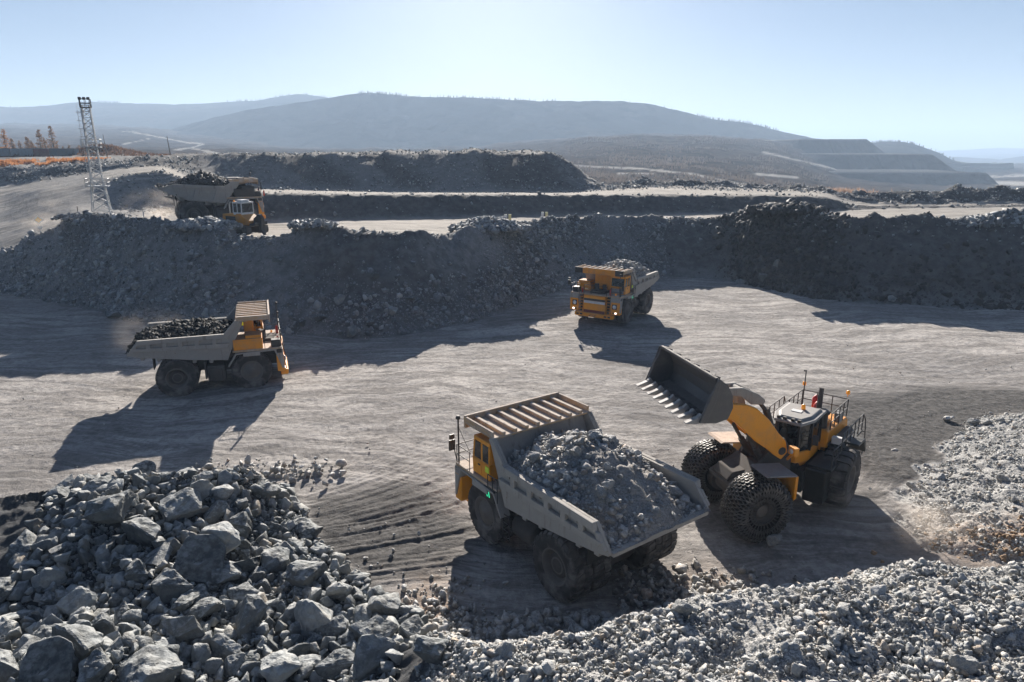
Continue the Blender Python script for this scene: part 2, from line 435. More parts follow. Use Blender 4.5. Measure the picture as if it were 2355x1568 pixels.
def blob(xd, yd, rx, ry, a, s):
    px, py = at(xd, yd)[:2]
    return s * np.exp(-((Xg - px) / rx) ** 2 - ((Yg - py) / ry) ** 2)
wet = np.maximum(np.maximum(0.78 * cord, wet), .42 * trk * (.6 + .8 * vnoise(Xg * .3, Yg * .3, 25)))
for q in ((2150, 965, 8, 5.0, 0, 1.45), (2020, 1010, 4.5, 4.0, 0, 1.1), (2290, 925, 9, 4, 0, 1.2), (2060, 1060, 4, 4.5, 0, 1.2), (1980, 905, 7, 2.5, 0, .6), (1880, 1250, 5, 3, 0, .25), (960, 1060, 5, 3.5, 0, .45), (600, 1010, 6, 4, 0, .5), (1480, 960, 4, 3, 0, .5), (1560, 1010, 3, 3, 0, .45),
          (1450, 830, 6, 3, 0, .5), (1200, 730, 9, 4, 0, .5), (2000, 1150, 3.5, 4, 0, .55), (950, 800, 8, 3, 0, .35), (40, 760, 10, 4, 0, .4), (60, 1080, 6, 4, 0, .5), (1850, 760, 9, 3, 0, .4), (300, 960, 7, 3, 0, .35)):
    wet = np.maximum(wet, blob(*q))
wet *= (1 - gmask)
ochre = np.maximum(blob(2310, 1262, 4.0, 1.6, 0, .7), blob(1640, 1360, 2.0, 1.6, 0, .5)) + blob(990, 1390, 1.2, 1.8, 0, .6)
pit_floor = np_mesh('pit_floor', np.stack([Xg, Yg, Zg], -1).reshape(-1, 3), grid_faces(nr, nc), M_FLOOR, True,
                    dict(wet=wet, gravel=np.clip(gbm * (1 - ghm) + gsm, 0, 1), heap=ghm, ochre=np.clip(ochre, 0, 1)))
tag(pit_floor, kind='structure')

# ---------------------------------------------------------------- sheets that follow the bench edges
def zy(y, Y):
    d = ray(1177, y); return CAM_H + d[2] / d[1] * Y
class Sheet:
    """rows of (Y, z) at key columns, interpolated and subdivided"""
    def __init__(self, keys, nsub, ncol, x0=None, x1=None, jag=None, seed=0, amp=None):
        kx = np.array(sorted(keys)); rows = len(keys[kx[0]])
        A = np.array([keys[k] for k in kx], float)                    # (k, rows, 2)
        x0 = kx[0] if x0 is None else x0; x1 = kx[-1] if x1 is None else x1
        xd = np.linspace(x0, x1, ncol)
        P = np.zeros((rows, ncol, 2))
        ker = np.hanning(max(3, int(ncol * 0.012) * 2 + 1)); ker /= ker.sum(); pad = len(ker) // 2
        for r in range(rows):
            for c in range(2):
                q = np.interp(xd, kx, A[:, r, c])
                P[r, :, c] = np.convolve(np.pad(q, pad, mode='edge'), ker, 'valid')
        out, rid = [], []
        for r in range(rows - 1):
            n = nsub[r]
            for t in np.arange(n) / n:
                out.append(P[r] * (1 - t) + P[r + 1] * t); rid.append(r + t)
        out.append(P[-1]); rid.append(rows - 1.0)
        G = np.array(out); self.rid = np.array(rid)
        # soften creases
        K = G.copy()
        for _ in range(2): K[1:-1] = 0.25 * K[:-2] + 0.5 * K[1:-1] + 0.25 * K[2:]
        G = K
        self.Y, self.Z = G[..., 0].copy(), G[..., 1].copy()
        u = (xd - 1177.0) / FPX
        self.X = u[None, :] * (self.Y * CP + (CAM_H - self.Z) * SP)
        self.xd = np.repeat(xd[None, :], len(out), 0)
        self.R = np.repeat(self.rid[:, None], ncol, 1)
        self.shape = self.X.shape
    def band(self, a, b, soft=0.15):
        return sstep(a - soft, a + soft, self.R) * sstep(b + soft, b - soft, self.R)
    def mesh(self, name, mat, attrs):
        o = np_mesh(name, np.stack([self.X, self.Y, self.Z], -1).reshape(-1, 3), grid_faces(*self.shape), mat, True, attrs)
        return tag(o, kind='structure')

# key rows: toe 1, crest 1, behind crest, toe 2, crest 2, toe 3, crest 3, back 3, drop
def col(t1, c1, dz, t2, c2, t3, c3, b3):
    y1 = t1; d = ray(1177, y1); Y1 = -CAM_H / d[2] * d[1]
    zc = zy(*c1)
    r = [(Y1 - 2.0, -0.6), (Y1, 0.0), (c1[1], zc), (c1[1] + 3.5, zc - dz)]
    for p in (t2, c2, t3, c3): r.append((p[1], zy(*p)))
    r.append(b3); r.append((b3[0] + 40, b3[1] - 22)); return r
BK = {
 -500: col(690, (650, 97), .3, (515, 122), (450, 147), (428, 162), (392, 172), (225, 16.3)),
 -100: col(680, (605, 95), .2, (512, 121), (450, 146), (426, 161), (390, 171), (225, 16.3)),
 0: col(674, (580, 94), .2, (510, 120), (448, 145), (425, 160), (387, 170), (225, 16.4)),
 100: col(690, (527, 92), 1.0, (505, 112), (438, 135), (415, 153), (384, 165), (225, 16.5)),
 170: col(700, (492, 90), 1.6, (498, 108), (430, 133), (404, 152), (380, 164), (225, 16.6)),
 230: col(715, (490, 87), 1.4, (488, 115), (415, 131), (394, 151), (374, 162), (225, 16.6)),
 300: col(738, (502, 83), 1.2, (478, 121), (400, 130), (386, 150), (366, 160), (222, 16.5)),
 370: col(752, (506, 80.5), 1.0, (478, 121), (392, 131), (380, 152), (362, 163), (215, 16.4)),
 440: col(760, (509, 79), 1.0, (486, 117), (420, 124), (410, 146), (357, 168), (205, 17.0)),
 500: col(763, (520, 78), .9, (506, 104), (445, 109), (434, 148), (353, 168), (200, 17.2)),
 560: col(765, (538, 77), .9, (510, 104), (444, 109), (434, 150), (356, 167), (200, 17.0)),
 650: col(765, (546, 76), .8, (509, 105), (445, 110), (436, 150), (357, 167), (200, 17.0)),
 720: col(768, (518, 76), 1.3, (507, 106), (446, 111), (438, 150), (355, 167), (200, 17.1)),
 830: col(775, (530, 76), 1.0, (505, 107), (447, 112), (441, 150), (352, 167), (200, 17.3)),
 900: col(768, (529, 77), 1.0, (504, 108), (447, 113), (442, 150), (350, 167), (200, 17.4)),
 1000: col(755, (540, 79), .6, (502, 110), (447, 115), (443, 150), (350, 167), (200, 17.4)),
 1080: col(738, (524, 84), .8, (500, 112), (447, 117), (443, 150), (348, 167), (200, 17.6)),
 1200: col(698, (510, 91), .9, (499, 116), (448, 121), (443, 150), (347, 167), (200, 17.6)),
 1270: col(676, (503, 97), .9, (498, 119), (448, 124), (443, 150), (347, 167), (195, 17.4)),
 1330: col(655, (500, 103), .9, (497, 122), (448, 127), (442, 150), (393, 160), (175, 12.9)),
 1390: col(647, (498, 105), .9, (496, 122), (448, 127), (437, 152), (432, 158), (165, 9.6)),
 1480: col(640, (497, 107), .9, (495, 123), (448, 128), (430, 165), (417, 170), (176, 9.9)),
 1600: col(637, (500, 108), .7, (493, 124), (449, 129), (432, 165), (422, 170), (176, 9.6)),
 1660: col(640, (497, 107), .8, (492, 124), (449, 129), (434, 163), (426, 168), (174, 9.4)),
 1740: col(662, (488, 100), 1.3, (491, 124), (450, 129), (437, 160), (430, 165), (171, 9.0)),
 1850: col(682, (484, 95), 1.7, (489, 124), (451, 129), (440, 155), (435, 160), (166, 8.8)),
 1905: col(687, (490, 93.5), 1.4, (488, 124), (453, 129), (443, 152), (439, 157), (163, 8.6)),
 1955: col(691, (493, 92), 1.2, (484, 128), (473, 134), (466, 146), (449, 152), (158, 8.4)),
 2050: col(697, (494, 90.5), 1.2, (480, 135), (474, 140), (470, 146), (447, 151), (157, 8.6)),
 2200: col(705, (501, 89), 1.0, (478, 135), (473, 140), (470, 145), (444, 150), (156, 8.9)),
 2354: col(713, (508, 87), 1.0, (476, 135), (471, 140), (468, 145), (438, 150), (156, 9.3)),
 2800: col(725, (522, 84), 1.0, (476, 135), (470, 140), (466, 145), (432, 150), (156, 9.9)),
}
sh = Sheet(BK, [3, 44, 8, 30, 16, 20, 26, 12, 10], 1250)
S = sh
# rows: 0 under floor, 1 toe, 2 crest, 3 behind, 4 toe2, 5 crest2, 6 toe3, 7 crest3, 8 back, 9 drop
w1 = S.band(1.05, 2.2, .25); w2 = S.band(4.1, 5.1, .2) * sstep(440, 520, S.xd); w3 = S.band(6.1, 7.6, .3)
cr1 = np.exp(-((S.R - 2.1) / .35) ** 2); cr3 = np.exp(-((S.R - 7.2) / .4) ** 2)
gul = fbm(S.X * .35, S.R * 0.8, 41, 4)                # gullies run down the face
S.Z += w1 * (0.38 * fbm(S.X * .22, S.Y * .22, 42, 4) + 0.30 * gul) + cr1 * (0.55 * fbm(S.X * .33, S.Y * .2, 43, 4, .6))
S.Y += w1 * 0.9 * fbm(S.X * .16, S.Z * .15, 44, 3)
S.Z += w2 * 0.25 * fbm(S.X * .5, S.Y * .5, 45, 4) + w3 * 0.5 * fbm(S.X * .18, S.R * 1.5, 46, 4) + cr3 * 0.75 * np.maximum(fbm(S.X * .16, S.Y * .05, 47, 4, .6), -0.3)
S.Y += w3 * 1.5 * fbm(S.X * .08, S.R, 48, 3)
lft = sstep(480, 380, S.xd)
S.Z += 0.10 * fbm(S.X * .25, S.Y * .25, 49, 4) + lft * S.band(3.6, 4.9, .2) * .35 * fbm(S.X * .15, S.Y * .15, 50, 4) * sstep(150, 260, S.xd)
S.Z += np.maximum(S.band(5.85, 7.5, .3) * sstep(1380, 1460, S.xd), S.band(5.7, 7.5, .25) * sstep(1940, 1990, S.xd)) * (.35 + .55 * fbm(S.X * .3, S.Y * .3, 51, 4))
# berm along the left edge of the ramp
flat = np.clip(S.band(2.75, 4.02, .12) + S.band(5.05, 6.0, .08), 0, 1)
rampm = lft * S.band(4.75, 6.1, .10) * 1.0
flat = np.where(S.xd < 480, np.clip(np.maximum(rampm, S.band(2.8, 5.6, .15) * sstep(215, 130, S.xd)), 0, 1), flat)
flat = flat * (1 - sstep(1375, 1400, S.xd) * S.band(6.0, 10, .1))
flat = flat * (1 - 0.9 * sstep(260, 300, S.xd) * sstep(480, 440, S.xd) * S.band(3.6, 4.6, .1))
flat = flat * (1 - .45 * sstep(330, 200, S.xd) * sstep(-.3, .3, fbm(S.X * .05, S.Y * .25, 57, 3)) - .2 * sstep(330, 200, S.xd))
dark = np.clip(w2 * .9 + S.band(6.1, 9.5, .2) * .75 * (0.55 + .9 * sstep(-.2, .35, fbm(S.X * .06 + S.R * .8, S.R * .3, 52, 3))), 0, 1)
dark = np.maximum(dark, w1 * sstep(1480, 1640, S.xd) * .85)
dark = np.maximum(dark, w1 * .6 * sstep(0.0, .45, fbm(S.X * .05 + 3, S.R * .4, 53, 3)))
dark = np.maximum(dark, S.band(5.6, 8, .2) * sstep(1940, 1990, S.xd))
och = S.band(7.08, 7.35, .06) * sstep(260, 190, S.xd) * sstep(-.3, .1, fbm(S.X * .12, S.Y * .1, 54, 3))
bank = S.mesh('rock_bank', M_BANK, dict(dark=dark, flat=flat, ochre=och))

# ---------------------------------------------------------------- valley, ridges, terraced spoil tips beyond
def far_mat(name, c0, c1, scale, scrub=None, stretch=(1, 1, 1)):
    m, nt, b = new_mat(name)
    v = coords(nt, scale=stretch)
    n1 = noise(nt, v, scale, 6, 0.65); n2 = noise(nt, v, scale * 9, 4, 0.7)
    c = mixc(nt, ramp(nt, n1, 0.35, 0.65), c0, c1)
    if scrub: c = mixc(nt, math2(nt, 'MULTIPLY', ramp(nt, n2, 0.42, 0.62), 0.8), c, scrub)
    n3 = noise(nt, v, scale * 3.5, 4, 0.6)
    c = mixc(nt, math2(nt, 'MULTIPLY', ramp(nt, n3, 0.52, 0.60), 0.7), c, tuple(x * .45 for x in c0))
    rd = attr(nt, 'road')  # pale haul roads; on the spoil tips, sunlit tops painted in
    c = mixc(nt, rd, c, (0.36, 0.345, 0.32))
    L(nt, c, b.inputs['Base Color']); b.inputs['Roughness'].default_value = 1.0; b.inputs['Specular IOR Level'].default_value = 0.0
    bump(nt, b, n2, 0.5, 6.0)
    return m
M_RIDGE = far_mat('far_forest_ridge', (0.018, 0.020, 0.022), (0.062, 0.058, 0.054), 0.0045, (0.030, 0.027, 0.025))
M_SCRUB = far_mat('scrub_slope', (0.038, 0.035, 0.033), (0.07, 0.06, 0.053), 0.012, (0.085, 0.066, 0.055))
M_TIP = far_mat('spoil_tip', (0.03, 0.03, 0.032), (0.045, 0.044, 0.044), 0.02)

def rowcols(keys): return {k: [(Y, zy(y, Y)) for (y, Y) in v] for k, v in keys.items()}
VK = rowcols({
 -700: [(470, 240), (420, 330), (360, 520), (335, 900), (312, 1300), (285, 2000)],
 0: [(460, 240), (400, 330), (352, 520), (330, 900), (308, 1300), (285, 2000)],
 300: [(450, 240), (400, 330), (353, 520), (338, 900), (312, 1300), (290, 2000)],
 700: [(430, 240), (400, 330), (356, 520), (350, 900), (346, 1300), (335, 2000)],
 1050: [(440, 240), (410, 330), (365, 520), (350, 900), (344, 1300), (338, 2000)],
 1200: [(450, 240), (420, 330), (380, 520), (350, 850), (332, 1250), (320, 2000)],
 1330: [(455, 240), (432, 330), (400, 500), (360, 750), (322, 1100), (318, 2000)],
 1480: [(460, 240), (435, 330), (405, 480), (365, 700), (312, 1100), (308, 2000)],
 1650: [(465, 240), (440, 330), (415, 460), (370, 700), (318, 1100), (312, 2000)],
 1800: [(470, 240), (448, 330), (428, 450), (390, 700), (330, 1150), (325, 2000)],
 1950: [(475, 240), (455, 330), (445, 450), (425, 700), (385, 1150), (360, 2000)],
 2150: [(480, 240), (465, 330), (455, 450), (440, 700), (410, 1150), (378, 2000)],
 2354: [(482, 240), (468, 330), (455, 450), (438, 700), (408, 1150), (376, 2200)],
 2900: [(482, 240), (468, 330), (455, 450), (438, 700), (408, 1150), (376, 2200)],
})
V = Sheet(VK, [8, 30, 34, 40, 30], 520)
V.Z += (V.Y / 240) * 0.8 * fbm(V.X * .012, V.Y * .008, 61, 5) + 1.2 * fbm(V.X * .06, V.Y * .05, 62, 3)
def stroke(sheet, pts, wpx):
    """pale haul roads: mask along polylines given as column and sight-line height"""
    ys_ = 784 + FPX * np.tan(np.arctan2((CAM_H - sheet.Z), sheet.Y) - PITCH)
    m = np.zeros(sheet.shape)
    for (xa, ya), (xb, yb) in zip(pts[:-1], pts[1:]):
        dx, dy = xb - xa, yb - ya; l2 = dx * dx + dy * dy
        t = np.clip(((sheet.xd - xa) * dx + (ys_ - ya) * dy) / l2, 0, 1)
        dd = np.hypot((sheet.xd - xa - t * dx) * .55, (ys_ - ya - t * dy))
        m = np.maximum(m, sstep(wpx * 1.3, wpx * .5, dd))
    return m
road = np.zeros(V.shape)
for pts, w in (([(1310, 380), (1360, 383), (1480, 388), (1600, 402), (1700, 422), (1760, 436)], 2.2), ([(280, 300), (340, 310), (400, 322), (440, 330)], 1.1), ([(280, 332), (340, 320)], .8), ([(400, 345), (440, 340), (468, 331), (440, 328)], 1.5),
               ([(440, 341), (500, 352)], 1.3), ([(1420, 398), (1500, 400)], 1.5), ([(1755, 350), (1850, 372), (1975, 402)], 2.2), ([(1740, 400), (1830, 408)], 3), ([(2290, 420), (2400, 424)], 5), ([(2240, 408), (2400, 402)], 2)):
    road = np.maximum(road, stroke(V, pts, w))
valley = V.mesh('valley', M_SCRUB, dict(road=road))

def ridge(name, keys, base_y, Y0, Y1, mat, seed, amp, ncol=360, road_pts=()):
    kk = {x: [(Y0, zy(base_y, Y0) - 8), (Y0 * .5 + Y1 * .5, zy(base_y * .5 + y * .5 + 4, Y0 * .5 + Y1 * .5)), (Y1, zy(y, Y1)), (Y1 * 1.25, zy(y, Y1) - .12 * Y1)] for x, y in keys}
    s = Sheet(kk, [40, 40, 8], ncol)
    s.Z += amp * fbm(s.X * 2.2 / Y0, s.Y * 2.2 / Y0, seed, 5) * sstep(0, .6, s.R) * sstep(2.0, 1.55, s.R) + amp * .06 * fbm(s.X * 30 / Y0, s.Y * 30 / Y0, seed + 7, 3)
    rd = np.zeros(s.shape)
    for pts, w in road_pts: rd = np.maximum(rd, stroke(s, pts, w))
    o = s.mesh(name, mat, dict(road=rd * .7))
    return s
RA = ridge('hills', [(-600, 248), (0, 244), (90, 243), (140, 236), (190, 231), (270, 234), (400, 238), (520, 233), (600, 228), (650, 217), (690, 213), (740, 220), (800, 232), (900, 260)], 330, 2000, 2700, M_RIDGE, 71, 30)
RB = ridge('mountain_ridge', [(200, 340), (330, 312), (420, 288), (490, 268), (560, 252), (640, 238), (720, 228), (770, 219), (815, 211), (860, 211), (950, 218), (1100, 222), (1180, 227), (1300, 230), (1435, 229), (1490, 236), (1540, 246), (1600, 262), (1650, 275),
                              (1700, 278), (1750, 288), (1790, 300), (1850, 312), (1950, 328), (2060, 348), (2200, 385), (2330, 430)], 366, 1450, 1900, M_RIDGE, 81, 30, 520)
RC = ridge('ridge_beyond_tips', [(1900, 360), (1980, 330), (2030, 323), (2080, 324), (2110, 332), (2160, 350), (2200, 372), (2240, 395), (2300, 430), (2360, 460)], 430, 1100, 1600, M_RIDGE, 91, 8, 200)
RD = ridge('distant_hills', [(2000, 350), (2150, 347), (2230, 343), (2300, 339), (2354, 341), (2500, 345), (2900, 350)], 362, 4200, 6200, M_RIDGE, 95, 25, 160)
RE = ridge('distant_foothills', [(2050, 372), (2200, 360), (2300, 366), (2354, 358), (2600, 362), (2900, 366)], 380, 2700, 3400, M_RIDGE, 97, 15, 160)

def spoil_tip(name, x0, x1, ytop, Y, drop, xl_run, xr_run, depth, seed, tilt=0.0):
    """flat-topped tip: front crest from column x0 to x1 at sight-line ytop, sides at the angle of repose"""
    a, b = atY(x0, ytop, Y), atY(x1, ytop + tilt, Y * 1.02)
    nl = 70; t = np.linspace(0, 1, nl)
    cx_ = a.x + (b.x - a.x) * t; cy_ = a.y + (b.y - a.y) * t + Y * .012 * fbm(t * 5, t * 0, seed, 3); cz_ = a.z + (b.z - a.z) * t
    run = drop * 1.35
    rings = []
    th = np.linspace(0, math.pi / 2, 14)
    # outline of the crest, going round: right back, right front corner, front, left front corner, left back
    crest = [(b.x + 2, b.y + depth, b.z)] + [(b.x, b.y + 3, b.z)] + list(zip(cx_[::-1], cy_[::-1], cz_[::-1])) + [(a.x, a.y + 3, a.z), (a.x - 2, a.y + depth, a.z)]
    C = np.array(crest); n = len(C)
    nrm = np.zeros((n, 2)); nrm[2:-2, 1] = -1
    nrm[0] = nrm[1] = (1, 0); nrm[-1] = nrm[-2] = (-1, 0)
    for k in range(6):
        f = (k + .5) / 6; nrm[2 + k] = (math.cos(f * math.pi / 2), -math.sin(f * math.pi / 2)); nrm[-3 - k] = (-math.cos(f * math.pi / 2), -math.sin(f * math.pi / 2))
    rows = []
    for s in np.linspace(0, 1, 16):
        q = C.copy(); jit = 1 + .10 * fbm(np.arange(n) * .15, np.full(n, s * 1.5), seed + 2, 3)
        rr = np.where(nrm[:, 0] > 0.2, xr_run, np.where(nrm[:, 0] < -.2, xl_run, run))
        q[:, 0] += nrm[:, 0] * rr * s * jit; q[:, 1] += nrm[:, 1] * run * s * jit; q[:, 2] -= drop * s
        rows.append(q)
    back = C.copy(); back[:, 1] = np.maximum(C[:, 1], b.y + depth); back[:, 2] += 1
    G = np.array([back] + rows)
    o = np_mesh(name, G.reshape(-1, 3), grid_faces(len(G), n), M_TIP, True, dict(road=np.concatenate([np.full(2 * n, .5), np.zeros((len(G) - 2) * n)])))  # sunlit flat top painted pale on the back and crest rows
    return tag(o, kind='structure')
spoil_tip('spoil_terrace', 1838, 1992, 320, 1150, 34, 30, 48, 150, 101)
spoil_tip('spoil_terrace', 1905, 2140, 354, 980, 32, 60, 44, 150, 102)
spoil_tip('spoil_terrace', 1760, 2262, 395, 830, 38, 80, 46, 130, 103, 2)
# ---------------------------------------------------------------- vehicle materials
DUST = (0.30, 0.265, 0.23)
M_YEL = paint_mat('dusty_yellow_paint', (0.88, 0.335, 0.008), amount=0.16, rough=0.40, updust=0.28)
M_YELD = paint_mat('worn_orange_paint', (0.80, 0.30, 0.010), amount=0.32, rough=0.5, updust=0.7)
M_BODY = paint_mat('dusty_steel_body', (0.33, 0.315, 0.29), dust=(0.45, 0.42, 0.38), amount=0.7, rough=0.6)
M_BODYIN = paint_mat('scraped_body_inside', (0.20, 0.195, 0.19), dust=(0.27, 0.25, 0.23), amount=0.6, rough=0.55)
M_CANOPY = paint_mat('dusty_canopy', (0.50, 0.34, 0.20), dust=(0.58, 0.51, 0.44), amount=0.9, rough=0.6, updust=0.95)
M_FRAME = paint_mat('dark_chassis', (0.05, 0.048, 0.046), dust=(0.15, 0.13, 0.115), amount=0.5, rough=0.7, updust=0.6)
M_TYRE = paint_mat('dusty_rubber', (0.030, 0.029, 0.029), dust=(0.22, 0.205, 0.19), amount=0.85, rough=0.85, updust=0.6)
M_RIM = paint_mat('dusty_rim', (0.13, 0.12, 0.11), dust=(0.21, 0.195, 0.175), amount=0.8, rough=0.7)
M_BLACK = paint_mat('black_paint', (0.018, 0.018, 0.019), dust=(0.12, 0.11, 0.10), amount=0.25, rough=0.45, updust=0.35)
M_RAIL = paint_mat('black_rail', (0.022, 0.022, 0.024), amount=0.1, rough=0.5, updust=0.2)
M_RED = paint_mat('red_paint', (0.50, 0.02, 0.015), amount=0.15, rough=0.4, updust=0.1)
M_MAROON = paint_mat('dark_red_stripe', (0.16, 0.018, 0.015), amount=0.2, rough=0.5, updust=0.1)
M_WHITE = paint_mat('white_paint', (0.70, 0.70, 0.69), amount=0.25, rough=0.5, updust=0.2)
M_GREY = paint_mat('grey_paint', (0.24, 0.25, 0.26), amount=0.35, rough=0.45, updust=0.5)
def plain(name, c, rough=0.5, metal=0.0, emit=None, es=1.0):
    m, nt, b = new_mat(name)
    b.inputs['Base Color'].default_value = rgb(c); b.inputs['Roughness'].default_value = rough; b.inputs['Metallic'].default_value = metal
    if emit:
        b.inputs['Emission Color'].default_value = rgb(emit); b.inputs['Emission Strength'].default_value = es
    return m
def glass_mat():
    m, nt, b = new_mat('cab_glass')
    v = coords(nt); n1 = noise(nt, v, 2.0, 4, 0.6)
    L(nt, mixc(nt, ramp(nt, n1, 0.45, 0.75), (0.010, 0.012, 0.014), (0.05, 0.05, 0.05)), b.inputs['Base Color'])
    b.inputs['Roughness'].default_value = 0.08; b.inputs['IOR'].default_value = 1.5
    return m
M_GLASS = glass_mat()
M_LENS = plain('lamp_lens', (0.75, 0.76, 0.78), 0.15, 0.3)
M_LIT = plain('lit_lamp', (1, 1, 1), 0.3, 0, (1.0, 0.96, 0.9), 1.6)
M_AMBER = plain('amber_lens', (0.85, 0.30, 0.01), 0.3, 0, (1.0, 0.35, 0.02), 0.08)
M_GREEN = plain('green_display', (0.02, 0.1, 0.05), 0.3, 0, (0.05, 0.9, 0.45), 0.4)
M_CHROME = plain('bright_metal', (0.6, 0.6, 0.6), 0.3, 0.9)
M_HIVIS = plain('reflective_yellow', (0.65, 0.85, 0.05), 0.5)

TYRE = [(.80, -.41), (.86, -.455), (1.05, -.485), (1.30, -.49), (1.43, -.465), (1.485, -.40), (1.495, -.2), (1.495, .2), (1.485, .40), (1.43, .465), (1.30, .49), (1.05, .485), (.86, .455), (.80, .41)]
def make_wheel(parent, x, y, out, deep, R0=1.53, lugs=26):
    """tyre with lug blocks round a rim; out is +1 or -1: the side the rim faces"""
    hub = MB()
    if deep:      # deep dished rim with a round drive housing
        hub.lathe([(.82, .40), (.86, .43), (.82, .455), (.76, .43), (.72, .20), (.66, .02), (.44, -.02), (.42, .22), (.38, .27), (.0, .28)], 40)
    else:
        hub.lathe([(.82, .40), (.88, .44), (.84, .475), (.78, .45), (.74, .36), (.60, .33), (.56, .38), (.30, .40), (.26, .47), (.0, .48)], 40)
        for k in range(16):
            a = 2 * math.pi * k / 16; hub.tube((.67 * math.cos(a), .34, .67 * math.sin(a)), (.67 * math.cos(a), .40, .67 * math.sin(a)), .035, 6)
    ho = hub.build('wheel', M_RIM, parent)
    ho.location = (x, y, R0); s = R0 / 1.53
    ho.scale = (s, s * out, s)
    t = MB(); t.lathe(TYRE, 52)
    for k in range(lugs):
        for sd in (-1, 1):
            a0 = 2 * math.pi * (k + (0.5 if sd > 0 else 0)) / lugs; w = 0.70 * math.pi / lugs; sk = 0.30 * 2 * math.pi / lugs
            top, bot = [], []
            for (r, tt, q) in ((1.56, .02, -.25), (1.555, .38, .55), (1.47, .485, .8), (1.33, .505, .9)):
                for e in (-1, 1):
                    a = a0 + sk * q + e * w
                    top.append(Vector((r * math.cos(a), sd * tt, r * math.sin(a))))
                    rb = r - .09 if tt < .45 else r - .02; tb = tt if tt < .45 else tt - .05
                    bot.append(Vector((rb * math.cos(a), sd * tb, rb * math.sin(a))))
            vs = top + bot; fs = []
            for j in range(3):
                i = 2 * j; fs += [(i, i + 1, i + 3, i + 2), (8 + i, 8 + i + 2, 8 + i + 3, 8 + i + 1), (i, i + 2, 8 + i + 2, 8 + i), (i + 1, 8 + i + 1, 8 + i + 3, i + 3)]
            fs += [(0, 8, 9, 1), (6, 7, 15, 14)]
            t.add(vs, fs)
    t.build('tyre', M_TYRE, ho)
    return ho
def rails(mb, pts, z0, z1, r=.025, mid=True, step=1.0):
    """guard rail along a polyline in plan"""
    for (a, b) in zip(pts[:-1], pts[1:]):
        A, B = Vector((a[0], a[1], 0)), Vector((b[0], b[1], 0)); n = max(1, round((B - A).length / step))
        for z in ([z1, (z0 + z1) / 2] if mid else [z1]): mb.tube(A + Vector((0, 0, z)), B + Vector((0, 0, z)), r, 6)
        for k in range(n + 1):
            p = A.lerp(B, k / n); mb.tube(p + Vector((0, 0, z0)), p + Vector((0, 0, z1)), r, 6)

FX, RX = 2.55, -2.95
BODY_A = dict(side=[(-5.35, 4.80), (0.75, 4.80), (1.65, 5.80), (2.15, 5.80), (0.85, 2.62), (-1.8, 2.90), (-5.2, 3.42), (-6.1, 3.64), (-6.15, 3.80)],
              floor=[(2.0, 5.6), (0.70, 2.85), (-1.8, 3.14), (-6.13, 3.82)], cfront=4.15, ribs=[-4.65, -3.55, -2.45, -1.25, 0.0], band=(3.78, 4.08, 4.42), can=M_CANOPY)
BODY_B = dict(side=[(-4.65, 4.90), (.43, 4.55), (1.15, 5.02), (2.1, 5.02), (1.6, 4.55), (.3, 2.70), (-3.4, 3.10), (-5.3, 3.95), (-6.05, 4.50)],
              floor=[(1.9, 4.9), (.25, 2.95), (-3.4, 3.35), (-6.0, 4.55)], cfront=3.9, ribs=[-3.9, -2.0, -.5], band=(3.5, 3.72, 4.45), can=M_CANOPY)

